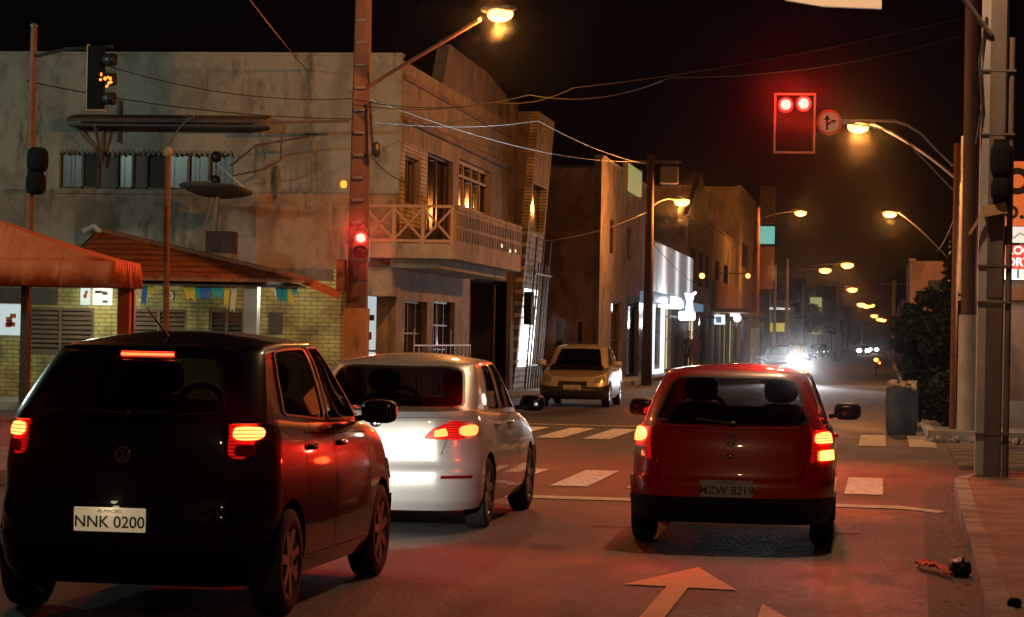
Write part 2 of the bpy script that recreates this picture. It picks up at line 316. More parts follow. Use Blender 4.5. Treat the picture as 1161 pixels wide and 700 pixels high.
# ridged ramp strip past the corner and the far right sidewalk
rg = MB()
for i in range(12): rg.box(1.0, 9, 33.2+i*.48, 33.2+i*.48+.26, 0, .05)
struct('ridged_paving', rg, 'kerb')
slab([(.9, 43.4), (30, 43.4), (30, 600), (1.0, 600)], .14, 'sidewalk_right_far', 'concrete'); struct('kerb_right_far', MB().box(.78, .898, 43.4, 600, -.01, .15).box(.78, 30, 43.2, 43.38, -.01, .15), 'limewash')
slab([(-60, 46.6), (-8.5, 46.6), (-8.5, 600), (-60, 600)], .14, 'sidewalk_left', 'concrete'); struct('kerb_left', MB().box(-8.5, -8.36, 46.5, 600, -.01, .15).box(-60, -8.36, 46.45, 46.6, -.01, .152), 'kerb')
slab([(-40, -25), (-8.7, -25), (-8.7, 29.4), (-40, 29.4)], .14, 'sidewalk_left_near', 'paving')
# markings
z_ = .008
stop = MB().q((-8.2, 24.75, z_), (.2, 24.75, z_), (.2, 25.2, z_), (-8.2, 25.2, z_)).q((.2, 24.75, z_), (.55, 24.3, z_), (.62, 24.6, z_), (.2, 25.2, z_))
struct('stop_line', stop, 'paint_faded')
zb = MB()
for x in (-7.5, -6.67, -5.85, -5.02, -4.3, -3.46, -2.64, -1.9, -1.13, -.36): zb.q((x, 26.95, z_), (x+.40, 26.95, z_), (x+.40, 30.3, z_), (x, 30.3, z_))
struct('zebra_crossing', zb, 'paint_white')
zb = MB()
for x in (-7.8, -6.95, -6.15, -5.35, -4.6, -3.8, -2.9, -2.0, -1.15, -.33, .45): zb.q((x, 39.7, z_), (x+.42, 39.7, z_), (x+.42, 44.4, z_), (x, 44.4, z_))
struct('zebra_crossing_far', zb, 'paint_white')
struct('stop_line_far', MB().q((-8.2, 45.6, z_), (-3.9, 45.6, z_), (-3.9, 45.95, z_), (-8.2, 45.95, z_)), 'paint_faded')
ar = MB(); h = lambda *p: ar.q(*[(x, y, z_) for x, y in p])
h((-1.61, 16.35), (-.88, 16.2), (-1.23, 17.75)); h((-1.33, 11.5), (-1.19, 11.5), (-1.19, 16.28), (-1.33, 16.3))
a1, a2, a3 = atZ(864, 686), atZ(893, 702), atZ(850, 735); h((a1.x, a1.y), (a3.x, a3.y), (a2.x, a2.y)); h((-1.19, 12.6), (a3.x+.02, a3.y+.1), (a3.x+.05, a3.y+.25), (-1.19, 12.85)); struct('turn_arrow', ar, 'paint_arrow')
# ================================================================== POLES AND STREET LAMPS
def luminaire(parent, p, d, sz=1.0, mat='sodium', watts=0, drop=.16):
    """cobra head at p pointing along d (xy), bowl underneath"""
    d = Vector((d[0], d[1], 0)).normalized(); a = math.atan2(d.y, d.x); p = Vector(p)
    h_ = MB().blob(p+Vector((0, 0, .07*sz)), (.36*sz, .15*sz, .07*sz), .8, rz=a).build('lamp_housing', 'grey_metal', parent, smooth=True)
    MB().blob(p+d*.04+Vector((0, 0, -.02*sz)), (.24*sz, .17*sz, .13*sz), .9, rz=a).build('lamp_bowl', mat, h_, smooth=True)
    if watts: lamp('lamp_light', parent, p-offset_of(parent)+Vector((0, 0, -.16*sz-.11)), watts, size=.12)
def arc(a, b, sag, n=8): a, b = Vector(a), Vector(b); return [a.lerp(b, i/n)+Vector((0, 0, sag*4*(i/n)*(1-i/n))) for i in range(n+1)]
def lamp_pole(label, x, y, h_, lp, r=.16, mat='concrete', group='street lamps along the road', watts=0, sz=1.0, bmat='sodium', armz=None, armmat='grey_metal', low=None, name='street_lamp', cat='street lamp'):
    t = thing(name, label, cat, (x, y, 0), group=group)
    MB().tube([(x, y, 0), (x, y, h_)], [r, r*.62], 12).build('pole', mat, t, smooth=True)
    if low: MB().tube([(x, y, .0), (x, y, low)], [r*1.04, r*1.01], 12).build('painted_base', 'limewash', t, smooth=True)
    lp = Vector(lp); az = armz or lp.z-.5; ft = lp-(lp-Vector((x, y, lp.z))).normalized()*.3
    MB().tube(arc((x, y, az), ft+Vector((0, 0, .05)), .12), .035, 6).build('arm', armmat, t, smooth=True)
    luminaire(t, lp, (lp-Vector((x, y, 0))).xy, sz, bmat, watts); return t
# left concrete electricity pole on the far corner with long lamp arm
t = thing('utility_pole', 'tall concrete pole with a red signal and long lamp arm on the left corner', 'utility pole', (-9.72, 46.9, 0))
px, py = -9.72, 46.9
MB().prism([(-.17, -.12), (.17, -.12), (.17, .12), (-.17, .12)], lambda a, b, q: (px+a*(1.15 if q == 0 else .7), py+b*(1.15 if q == 0 else .7), q*11), 0, 1).build('pole', 'pole_dark', t, bevel=.02)
MB().box(px-.21, px+.21, py-.16, py-.148, .1, 2.05).box(px-.21, px-.2, py-.148, py+.15, .1, 2.05).box(px+.2, px+.21, py-.148, py+.15, .1, 2.05).build('painted_base', 'plaster_orange', t)
bp = MB()
for z in [3.2+i*.42 for i in range(16)]: bp.box(px-.1, px+.1, py-.17, py-.12, z, z+.05)
bp.build('step_bolt', 'grey_metal', t)
lp = atY(565, 15, 44.2)
MB().tube([(px+.1, py-.1, 6.15), (px+.5, py-.35, 6.35), tuple(lp+Vector((-.35, .15, -.1)))], .038, 8).build('arm', 'rust', t, smooth=True)
luminaire(t, lp, (1, -.5), 1.0, 'sodium', LP['corner'])
cl = MB().tube([(px+.2, py-.2, 5.9), (px+.24, py-.2, 5.4), (px+.3, py-.25, 4.9)], .025, 6).blob((px+.35, py-.25, 5.0), (.09, .09, .15)).build('cable_box', 'black_plastic', t)
MB().box(px-.36, px-.2, py-.25, py-.05, 2.35, 2.95).build('meter_box', 'rust', t)
MB().blob((px-.26, py-.22, 4.35), (.06, .05, .07), .7).build('amber_glint', 'amber', t)  # glint on the pole built as a glowing amber blob
# near right pole
nx, ny = 1.225, 28.6
t = thing('utility_pole', 'thick grey concrete pole at the edge of the near right sidewalk', 'utility pole', (nx, ny, .14))
MB().box(nx-.19, nx+.09, ny-.02, ny+.26, .14, 10.5).build('pole', 'concrete', t, bevel=.015)
MB().box(nx-.10, nx+.07, ny-.035, ny-.022, .14, 2.0).box(nx-.10, nx+.07, ny-.035, ny-.022, 2.12, 10.5).build('raised_face', 'concrete_dark', t)
MB().tube([(nx+.14, ny+.02, .14), (nx+.14, ny+.02, 4.98)], .034, 10).build('conduit', 'concrete_dark', t, smooth=True)
bd = MB()
for z in (.6, 2.05, 2.45, 3.9, 4.6): bd.box(nx-.195, nx+.18, ny-.04, ny+.265, z, z+.022)
bd.build('steel_band', 'concrete_dark', t)
MB().tube([(nx-.15, ny-.03, 5.2), (nx-.22, ny-.06, 4.7), (nx-.18, ny-.05, 4.2), (nx-.24, ny-.06, 3.8)], .015, 6).build('cable', 'black_plastic', t)
st = thing('traffic_light', 'dark signal head seen from behind on the near grey concrete pole', 'traffic light', (nx, ny, 3.2))
MB().blob((nx+.03, ny-.13, 3.62), (.12, .1, .2), .6).blob((nx+.03, ny-.13, 3.3), (.11, .1, .13), .6).box(nx-.05, nx+.12, ny-.08, ny-.05, 3.1, 3.85).build('housing', 'dark', st, bevel=0)
MB().bar((nx-.3, ny-.1, 2.8), (nx-.12, ny-.1, 3.1), .03).bar((nx-.15, ny-.1, 3.05), (nx+.1, ny-.1, 3.1), .1, .12).build('bracket', 'rail', st)
# mast arm and street sign over the near lane
t = thing('street_sign', 'pale hanging street sign board over the near lane, cut by the top of the photo', 'sign', (nx, ny-.3, 5.0))
MB().tube([(nx-.1, ny-.05, 5.0), (nx-.55, ny-.3, 5.55), (-.3, 27.9, 6.3), (-1.3, 27.84, 6.3)], .03, 8).build('arm', 'concrete_dark', t, smooth=True)
MB().prism([(-1.28, 5.36), (-1.1, 5.28), (-.7, 5.215), (-.07, 5.19), (-.07, 5.95), (-1.28, 5.95)], lambda a, b, q: (a, q, b), 27.84, 27.88).build('board', 'white_metal', t, bevel=.005)
MB().bar((-1.0, 27.86, 5.95), (-1.0, 27.86, 6.3), .03).bar((-.3, 27.86, 5.95), (-.3, 27.86, 6.3), .03).build('hanger', 'grey_metal', t)
# near street lamp on the right sidewalk (source of the light on the foreground)
lamp_pole('street lamp high above the stop line, its pole right of the sidewalk', 3.6, 26.0, 9.2, (-.4, 26.2, 8.6), group=None, watts=LP['near'], mat='concrete')
for o in bpy.data.lights: 
    if abs(o.energy-LP['near']) < 1: o.color = WARM
t = lamp_pole('added unseen street lamp behind the waiting cars, lighting their rears', 1.6, -4.0, 9.2, (-.6, -4.0, 8.7), group=None, watts=900, mat='concrete')  # unseen lamp, added to brighten the car rears and the near pole
for o in t.children:
    if o.type == 'LIGHT': o.data.color = (1, .60, .34)
lamp_pole('street lamp at the near left corner above the orange canopy', -13.5, 26.0, 9.2, (-11.2, 28.5, 8.6), group=None, watts=380, mat='concrete')
# far-right corner poles
t = thing('utility_pole', 'reddish concrete pole with a whitewashed base behind the thin mast', 'utility pole', (1.48, 44.2, .14))
MB().tube([(1.48, 44.2, .14), (1.40, 44.2, 10.5)], [.155, .11], 12).build('pole', 'pole_dark', t, smooth=True)
MB().tube([(1.45, 44.18, .14), (1.45, 44.18, 2.1)], [.17, .165], 12).build('painted_base', 'limewash', t, smooth=True)
mt = thing('signal_mast', 'thin rusty signal mast with curved arms beside the whitewashed pole', 'mast', (1.22, 44.6, .14))
MB().tube([(1.22, 44.6, .14), (1.22, 44.6, 5.05)], .055, 10).build('pole', 'rust', mt, smooth=True)
sg = atY(902, 139, 43.5)
A1 = [atY(u, v, 44.4) for u, v in ((1081, 188), (1062, 170), (1045, 152), (1030, 142), (1015, 137.5), (985, 137), (950, 137), (926, 137))]
A2 = [atY(u, v, 44.4) for u, v in ((1081, 216), (1062, 196), (1045, 178), (1028, 160), (1010, 149), (985, 143), (950, 139))]
MB().tube(A1, .022, 6).tube(A2, .016, 6).build('arm', 'grey_metal', mt, smooth=True)
def signal(name, label, c, w_, h_, lights, housing='signal_green', group=None, d=.16, visor=True, border=None, rz=0):
    """head centred at c, facing the camera (-Y); lights [(dx,dz,mat_outer,mat_core)]"""
    t = thing(name, label, 'traffic light', (c[0], c[1], c[2]-h_/2), rz, group); hz = h_/2; r = .125 if border else .12
    MB().box(-w_/2, w_/2, 0, d, 0, h_).build('housing', housing, t, world=False, bevel=.02)
    for dx, dz, mo, mc in lights:
        if mo:
            l = MB().blob((dx, -.015, hz+dz), (r, .03, r), 1, 18, 10).build('lens', mo, t, world=False, smooth=True)
            if mc: MB().blob((dx, -.035, hz+dz), (r*.72, .03, r*.72), 1, 18, 10).build('bulb', mc, l, world=False, smooth=True)
        else: MB().blob((dx, -.01, hz+dz), (r, .02, r), 1, 18, 10).build('lens', 'pane_dark', t, world=False, smooth=True)
        if visor:
            vz = MB()
            for i in range(12):
                a0, a1 = R(-20+220*i/12), R(-20+220*(i+1)/12)
                p = [(dx+1.12*r*math.cos(a), hz+dz+1.12*r*math.sin(a)) for a in (a0, a1)]
                vz.q((p[0][0], 0, p[0][1]), (p[1][0], 0, p[1][1]), (p[1][0], -.2*math.sin(max(0.3, min(a1, math.pi-a1))), p[1][1]), (p[0][0], -.2*math.sin(max(.3, min(a0, math.pi-a0))), p[0][1]))
            v_ = vz.build('visor', housing, t, world=False, smooth=True); s_ = v_.modifiers.new('s', 'SOLIDIFY'); s_.thickness = .006
    if border: MB().box(-w_/2-.02, w_/2+.02, -.012, -.002, -.02, .015).box(-w_/2-.02, w_/2+.02, -.012, -.002, h_-.015, h_+.02).box(-w_/2-.02, -w_/2+.015, -.012, -.002, .015, h_-.015).box(w_/2-.015, w_/2+.02, -.012, -.002, .015, h_-.015).build('border', border, t, world=False)
    return t
p0 = atY(901, 140, 43.4)
t = signal('traffic_light', 'black framed signal with two red lights side by side hanging over the road', p0, .66, .98, [(-.155, .31, 'signal_red', 'signal_red_core'), (.145, .33, 'signal_red', 'signal_red_core')], 'dark', border='rail', visor=False)
lamp('signal_glow', t, (0, -.25, .82), 6, (1, .03, .02), size=.1)
for s_ in (-.155, .145): lamp('signal_beam', t, (s_, -.12, .81), 1150, (1, .02, .012), spot=70, size=.09, rot=(R(86), 0, R(180)), blend=.8)
# turn sign
p = atY(940, 139, 43.45); t = thing('turn_sign', 'round sign with a split arrow beside the hanging red signal', 'sign', p)
MB().lathe([(0, -.01), (.215, -.01), (.215, .012), (0, .012)], (0, 0, 0), 'y', 32).build('disc', 'white_metal', t, world=False)
MB().lathe([(.17, -.014), (.215, -.014), (.215, -.0105), (.17, -.0105)], (0, 0, 0), 'y', 32).build('rim', 'cloth_red', t, world=False)
am = MB(); fy = lambda a, b, q: (a, q, b)
for poly in ([(-.05, -.13), (-.015, -.13), (-.015, .05), (-.05, .05)], [(-.085, .04), (.02, .04), (-.032, .13)], [(-.015, -.06), (.05, .0), (.035, .03), (-.015, -.01)], [(.03, .045), (.075, -.03), (.125, .04)]): am.prism(poly, fy, -.02, -.0145)
am.build('arrow', 'dark', t, world=False)
# left corner red signal on the concrete pole
p0 = atY(409, 275, 46.5)
t = signal('traffic_light', 'lit red signal mounted on the left concrete electricity pole', p0+Vector((0, 0, -.05)), .30, .62, [(0, .13, 'signal_red', 'signal_red_core'), (0, -.13, None, None)], 'signal_green', rz=R(6))
lamp('signal_glow', t, (0, -.28, .45), 10, (1, .03, .02), size=.1)
lamp('signal_beam', t, (0, -.24, .44), 1900, (1, .02, .012), spot=70, size=.08, rot=(R(86), 0, R(180)), blend=.8)
MB().box(-.12, .0, 0, .13, -.32, -.08).box(-.14, .14, .05, .1, -.36, -.33).build('lower_box', 'black_plastic', t, world=False, bevel=.01)
# left signal mast and its heads
mx_, my_ = -14.43, 42.0
t = thing('signal_mast', 'tall thin dark signal mast standing behind the orange canopy', 'mast', (mx_, my_, 0))
MB().tube([(mx_, my_, 0), (mx_, my_, 6.7)], [.075, .055], 10).build('pole', 'rust', t, smooth=True)
MB().blob((mx_, my_, 6.72), (.07, .07, .05)).build('cap', 'grey_metal', t, smooth=True)
MB().tube([(mx_+.04, my_, 6.2), (mx_+.6, my_-.05, 6.32), (-13.0, my_-.1, 6.36)], .03, 8).build('arm', 'black_plastic', t, smooth=True)
t = thing('traffic_light', 'black two-lobed signal head clamped side on to the left mast', 'traffic light', (-14.3, 41.9, 3.9))
MB().blob((-14.28, 41.9, 4.42), (.17, .17, .22), .6).blob((-14.3, 41.9, 4.02), (.16, .16, .19), .6).box(-14.42, -14.2, 41.8, 42.0, 3.85, 4.6).build('housing', 'dark', t, smooth=True)
p0 = atY(110, 90, 41.8)
t = thing('traffic_light', 'hanging signal box seen side on with an amber glow on its visors', 'traffic light', (p0.x, p0.y, p0.z-.55))
MB().box(p0.x-.14, p0.x+.12, p0.y-.08, p0.y+.1, p0.z-.5, p0.z+.56).build('housing', 'dark', t, bevel=.015)
MB().box(p0.x-.16, p0.x-.142, p0.y-.09, p0.y+.11, p0.z-.52, p0.z+.58).box(p0.x-.16, p0.x+.14, p0.y-.09, p0.y+.11, p0.z-.54, p0.z-.522).build('border', 'rail', t)
for dz in (.33, 0, -.33): 
    v_ = MB().lathe([(.11, .0), (.11, .2)], (p0.x+.12, p0.y+.01, p0.z+dz), 'x', 18).build('visor', 'black_plastic', t, smooth=True); s_ = v_.modifiers.new('s', 'SOLIDIFY'); s_.thickness = .008
MB().blob((p0.x+.145, p0.y+.01, p0.z), (.03, .1, .1)).build('lens', 'amber', t, smooth=True)
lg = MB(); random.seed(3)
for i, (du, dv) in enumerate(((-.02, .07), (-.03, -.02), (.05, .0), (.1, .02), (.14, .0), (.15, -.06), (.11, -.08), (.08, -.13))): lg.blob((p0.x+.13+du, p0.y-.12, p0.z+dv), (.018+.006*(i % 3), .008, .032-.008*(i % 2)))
lg.build('visor_reflections', 'amber', t, smooth=True)  # glowing blobs stand for lamp reflections on the visors
# thin red pole in front of the bar
t = thing('lamp_post', 'thin rust red post with a small amber bulb in front of the tiled bar', 'post', (-12.55, 44.0, .14))
MB().tube([(-12.55, 44.0, .0), (-12.6, 44.0, 4.75)], .055, 8).build('pole', 'rust', t, smooth=True)
MB().blob((-12.58, 43.92, 4.72), (.09, .07, .1)).build('bulb_cover', 'rail', t, smooth=True)
MB().tube(arc((-12.6, 44, 4.8), (-12.1, 43.9, 5.35), .12), .015, 6).build('arm', 'grey_metal', t)
# street lamps along the road
lamp_pole('street lamp on a curved arm reaching over the road behind the round turn sign', 1.75, 58.5, 6.3, atY(975, 143, 58), r=.11, watts=1450, armz=5.2)
lamp_pole('single street lamp right of the road past the tree, arm reaching left', 2.7, 105.5, 6.2, atY(1010, 242, 105.6), r=.12, watts=LP['mid'], sz=1.15, armz=5.0)
t = lamp_pole('lamp on the transformer pole in front of the white lit fascia', -7.95, 87.3, 7.9, atY(772, 228, 87.8), r=.19, mat='pole_dark', watts=LP['mid'], sz=1.1, armz=6.05)
MB().box(-7.6, -7.0, 87.1, 87.5, 6.9, 7.5).build('transformer', 'grey_metal', t, bevel=.03); MB().box(-8.7, -6.9, 87.2, 87.3, 7.6, 7.7).build('crossarm', 'wood_brown', t)
lamp_pole('street lamp on a whitewashed pole beside the building with the cyan sign', -7.75, 158, 9.8, atY(907, 241, 158), r=.27, watts=LP['mid'], sz=1.5, low=2.4, mat='plaster_orange')
for i, (u, v, Y) in enumerate(((935, 306, 190), (960, 300, 176), (966, 328, 256), (976, 345, 350), (982, 347, 370), (987, 346, 390), (991, 358, 480), (997, 362, 560), (1001, 363, 620))):
    lb = ['far lamp above the left kerb, leftmost of the distant pair', 'far lamp right of its twin, highest of the distant lamps', 'single far lamp just below the distant pair', 'left lamp of the tight row of three far lamps', 'middle lamp of the tight row of three far lamps',
          'right lamp of the tight row of three far lamps', 'lone small lamp between the row of three and the farthest pair', 'left lamp of the farthest pair down the street', 'right lamp of the farthest pair down the street'][i]
    p = atY(u, v, Y); lamp_pole(lb, -7.9 if i != 1 else -6.5, Y, p.z+.3, p, r=.14, sz=1.25+Y/330, bmat='sodium_far', watts=300 if i < 4 else 0, group='distant street lamps')
for (u, v0, v1, Y, lb) in ((1014, 318, 400, 200, 'bare pale utility pole right of the distant lamps'), (977, 368, 392, 380, 'short distant utility pole between the far lamps'), (951, 320, 392, 230, 'plain pole left of the lamps by the olive lit front')):
    p = atY(u, v0, Y); t = thing('utility_pole', lb, 'utility pole', (p.x, Y, 0)); MB().tube([(p.x, Y, 0), (p.x, Y, p.z)], .17, 8).build('pole', 'concrete', t); MB().bar((p.x-1.1, Y, p.z-.3), (p.x+1.1, Y, p.z-.3), .14).build('crossarm', 'wood_brown', t)
# greenish street lamp on the side street, left of the picture
t = lamp_pole('mercury street lamp on the side street in front of the grey building', -22, 34.5, 8.2, (-20.6, 35.0, 8.0), group=None, watts=0, bmat='tube')
lamp('lamp_light', t, (1.4, .5, 7.7), 1800, (.72, 1, .84), size=.5)
# ================================================================== WIRES
def wire(label, pts, sag, r=.012, mat='black_plastic'):
    P = []
    for a, b in zip(pts, pts[1:]): P += arc(a, b, -sag, 14)[(1 if P else 0):]
    o = MB().tube(P, r*.62, 5).build('overhead_wire', mat); return tag(o, label, 'wire', 'overhead wires')
W_ = lambda u, v, Y: tuple(atY(u, v, Y))
wire('upper cable from the hanging signal box to the corner pole and over the street', [W_(118, 74, 41.8), W_(398, 112, 46.7), W_(600, 108, 45), W_(760, 88, 44.5), W_(1092, 40, 44.2)], .2, .014)
wire('lower cable from the left mast sagging behind the corner pole', [W_(30, 92, 42), W_(398, 135, 46.7), W_(610, 137, 62), W_(733, 186, 87)], .15, .016)
wire('third cable twisted beside the upper one past the corner pole', [W_(398, 118, 46.7), W_(560, 116, 45.6), W_(650, 100, 45), W_(1092, 20, 44.2)], .12, .012)
wire('diagonal cable dropping from the top of the photo at the corner building', [W_(270, -18, 38), W_(348, 80, 52.15)], .03, .018, 'rust')
wire('cable from the corner pole down to the corner balcony', [W_(402, 150, 46.7), W_(455, 205, 51)], .15, .014)
wire('long cable crossing above the leaning brick facade', [W_(398, 104, 46.7), W_(733, 183, 87)], .4, .014)
wire('cable from the transformer pole to the gabled facade', [W_(735, 270, 87), W_(800, 330, 118)], .2, .02)
wire('top cable from the transformer pole crossing the street to the right', [W_(735, 240, 87), W_(600, 275, 70)], .2, .008)
wire('small cable behind the mast arms running to the far right lamp', [W_(1088, 230, 44), W_(1062, 285, 80)], .15, .014)
# ================================================================== CORNER BUILDING
FX, FY = -10.0, 52.2
b = thing('corner_building', 'large weathered two storey building with a balcony filling the left corner', 'building', (-15, 55, 0))
wt = yrect(68, 265, 172, 214, FY); dr = yrect(411, 441, 331, 440, FY); dr = (dr[0], dr[1], .14, dr[3])
zt = 7.36
MB().wall('y', FY, .25, -30, FX, 4.50, zt, [(wt[0], wt[1], wt[2], wt[3])]).box(-30, FX+.03, FY-.05, FY+.3, zt, zt+.06).box(FX-.12, FX+.012, FY-.012, FY+.2, 4.8, zt-.01).build('wall', 'plaster_grey', b)
MB().wall('y', FY-.06, .3, -30, FX+.003, .1, 4.497, [dr]).build('lower_wall', 'plaster_rough', b)
# right part of the lower wall: orange lamp light painted into its stained plaster
MB().wall('y', FY-.075, .012, -13.0, FX+.0, 2.9, 4.46, [dr]).build('lower_lamplit', 'plaster_lamplit', b)
# street facade
S0 = 1.053
def fs(u0, u1, vt, vb): return frect(u0, u1, vt, vb, FX)
w_small = (52.9, 54.6, 4.35, 5.35); w_door = (55.6, 59.0, 3.42, 5.62); w_big = fs(521, 558, 172, 235)
w_big = (w_big[0], w_big[1], 4.62, 5.78)
g1 = (53.2, 55.9, .9, 2.3); g2 = (56.7, 59.6, .14, 2.35); void = (61.8, 68.0, .14, 3.05)
MB().wall('x', FX, -.3, FY+.25, 68.6, .1, 7.3, [w_small, w_door, w_big, g1, g2, void]).build('street_wall', 'plaster_tan', b)
pp = MB(); pp.prism([(FY+5.0, 7.3), (68.6, 7.3), (68.6, 7.85), (64, 8.25), (58.2, 8.3), (57.4, 7.3)], lambda a, c, q: (q, a, c), FX-.01, FX-.29); pp.build('parapet', 'plaster_brown', b)
MB().box(FX-.02, FX+.10, FY+.3, 68.4, 6.02, 6.14).box(FX-.02, FX+.07, FY+.3, 68.4, 6.9, 7.0).build('cornice', 'plaster_pink', b)
MB().wall('x', FX+.018, -.016, FY+.22, 55.4, 3.4, 5.62, [(w_small[0]-.08, w_small[1]+.08, w_small[2]-.08, w_small[3]+.08)]).build('brick_cladding', 'brick_tan', b)
MB().box(FX-.4, FX+.02, FY-.05, FY+.26, .1, 3.0).build('corner_post', 'plaster_tan', b)
MB().box(FX-.35, FX+.12, 68.0, 68.55, .1, 7.9).build('end_pillar', 'plaster_brown', b)
MB().box(-29.8, FX-.32, FY+.3, 75, 7.05, 7.2).build('roof', 'concrete_dark', b)
MB().box(-29.8, FX-.35, 75, 75.25, .1, 7.2).build('back_wall', 'plaster_brown', b)
MB().box(-29.8, FX-.35, FY+.3, 75, 3.0, 3.2).build('upper_floor', 'concrete_dark', b)
window(b, 'x', FX, -.3, *w_small[:2], *w_small[2:], 2, 1, 'wood_brown'); window(b, 'x', FX, -.3, *w_door[:2], *w_door[2:], 2, 1, 'wood_dark', name='balcony_door')
o = window(b, 'x', FX, -.3, *w_big[:2], *w_big[2:], 4, 1, 'rail', w_=.09); MB().box(FX-.16, FX-.08, w_big[0]+.05, w_big[1]-.05, 5.38, 5.44).build('transom', 'rail', o)
window(b, 'x', FX, -.3, *g1[:2], *g1[2:], 3, 2, 'wood_brown', 'pane_mid'); o = window(b, 'x', FX, -.3, *g2[:2], *g2[2:], 3, 4, 'wood_dark', name='door')
MB().box(FX-.2, FX-.05, 55.95, 56.1, .2, 1.35).build('light_tube', 'tube', b)
MB().box(FX-2.5, FX-2.4, 61.6, 68.2, .1, 3.0).build('garage_back', 'dark', b)
# gate rail in front of ground floor doors
gr = MB()
for z in (.95, 1.35): gr.bar((FX+.25, 53.0, z), (FX+.25, 60.4, z), .03)
for i in range(14): y = 53.0+i*.57; gr.bar((FX+.25, y, .14), (FX+.25, y, 1.35 if i % 4 else 1.7), .03)
gr.build('gate', 'rail', b)
# upper strip window: alternating panes
x0, x1, z0, z1 = wt; fm = MB().box(x0, x1, FY+.04, FY+.1, z0, z0+.05).box(x0, x1, FY+.04, FY+.1, z1-.05, z1); cuts = [0, .13, .22, .33, .42, .50, .62, .74, .86, 1]
for c_ in cuts: x = x0+(x1-x0)*c_; fm.box(x-.025, x+.025, FY+.04, FY+.1, z0, z1)
wo = fm.build('window', 'concrete_dark', b)
for i, (c0, c1) in enumerate(zip(cuts, cuts[1:])): MB().box(x0+(x1-x0)*c0+.026, x0+(x1-x0)*c1-.026, FY+.12, FY+.14, z0+.05, z1-.05).build('pane', ['pane_mid', 'pane_green', 'curtain', 'pane_mid', 'curtain', 'pane_green', 'pane_mid', 'pane_mid', 'pane_mid'][i], wo)
fr = MB()
for i in range(34): x = x0+(x1-x0)*(i+.5)/34; fr.box(x-.035, x+.02, FY-.02, FY+.02, z1-.02-.07*random.random(), z1+.05)
fr.box(x0-.08, x1+.08, FY-.1, FY+.01, z0-.1, z0-.02).build('sill', 'plaster_rough', b)
gs = MB()
for i in range(7): x = x0+(x1-x0)*(i+.5)/7; gs.bar((x, FY-.03, z0), (x, FY-.03, z1), .01)
gs.build('window_bars', 'wood_dark', b)
# tiled awning with brackets
ax0, ax1 = atY(72, 135, 51.3).x, atY(296, 135, 51.3).x
aw = MB()
nT = 56
for i in range(nT):
    xa = ax0+(ax1-ax0)*i/nT; xb = xa+(ax1-ax0)/nT; xm = (xa+xb)/2
    aw.q((xa, 51.5, 5.94), (xm, 51.5, 5.99), (xm, 52.15, 6.10), (xa, 52.15, 6.06)).q((xm, 51.5, 5.99), (xb, 51.5, 5.94), (xb, 52.15, 6.06), (xm, 52.15, 6.10))
    aw.q((xa, 51.5, 5.94), (xm, 51.5, 5.99), (xm, 51.5, 5.9), (xa, 51.5, 5.86)).q((xm, 51.5, 5.99), (xb, 51.5, 5.94), (xb, 51.5, 5.86), (xm, 51.5, 5.9))
ao = aw.build('awning', 'roof_tile_dark', b); MB().box(ax0, ax1, 51.55, 52.13, 5.8, 5.85).build('awning_board', 'wood_dark', ao)
for x in (ax0+.6,):
    MB().bar((x, 51.55, 5.8), (x, 52.1, 5.1), .05).bar((x, 52.12, 5.0), (x, 52.12, 5.85), .05).bar((x-.5, 51.9, 5.78), (x, 52.08, 5.2), .04).build('bracket', 'wood_brown', b)
MB().bar((ax1+.1, 51.0, 5.85), (ax1+1.9, 51.0, 5.9), .05).build('awning_rail', 'wood_brown', b)
for z, x, L in ((6.4, -16, .9), (5.05, -12.6, .7)): MB().tube([(x, FY-.1, z), (x, FY-.1, z-L)], .035, 8).build('drain_pipe', 'concrete_dark', b)
# lit poster door on the ground floor
x0, x1, z0, z1 = dr; do = MB().box(x0, x0+.06, FY, FY+.1, z0, z1).box(x1-.06, x1, FY, FY+.1, z0, z1).box(x0, x1, FY, FY+.1, z1-.06, z1).box(x0+.06, x1-.06, FY+.01, FY+.09, .9, 1.02).build('door', 'white_metal', b)
MB().box(x0+.05, x1-.05, FY+.11, FY+.13, z0, z1).build('pane', 'lit_door', do)
ps = MB()
for a, c_, ww, hh in ((.10, 1.85, .14, .12), (.12, 1.45, .07, .16), (.36, 1.45, .13, .16), (.36, 1.75, .15, .04), (.36, 1.68, .15, .02), (.36, 2.02, .12, .06), (.08, .7, .2, .1), (.38, .6, .1, .08), (.1, 1.2, .3, .04)): ps.box(x0+a, x0+a+ww, FY+.1, FY+.108, c_, c_+hh)
ps.build('poster', 'wood_dark', do); MB().box(x0+.35, x0+.5, FY+.094, FY+.099, 1.43, 1.62).build('poster', 'rail', do)
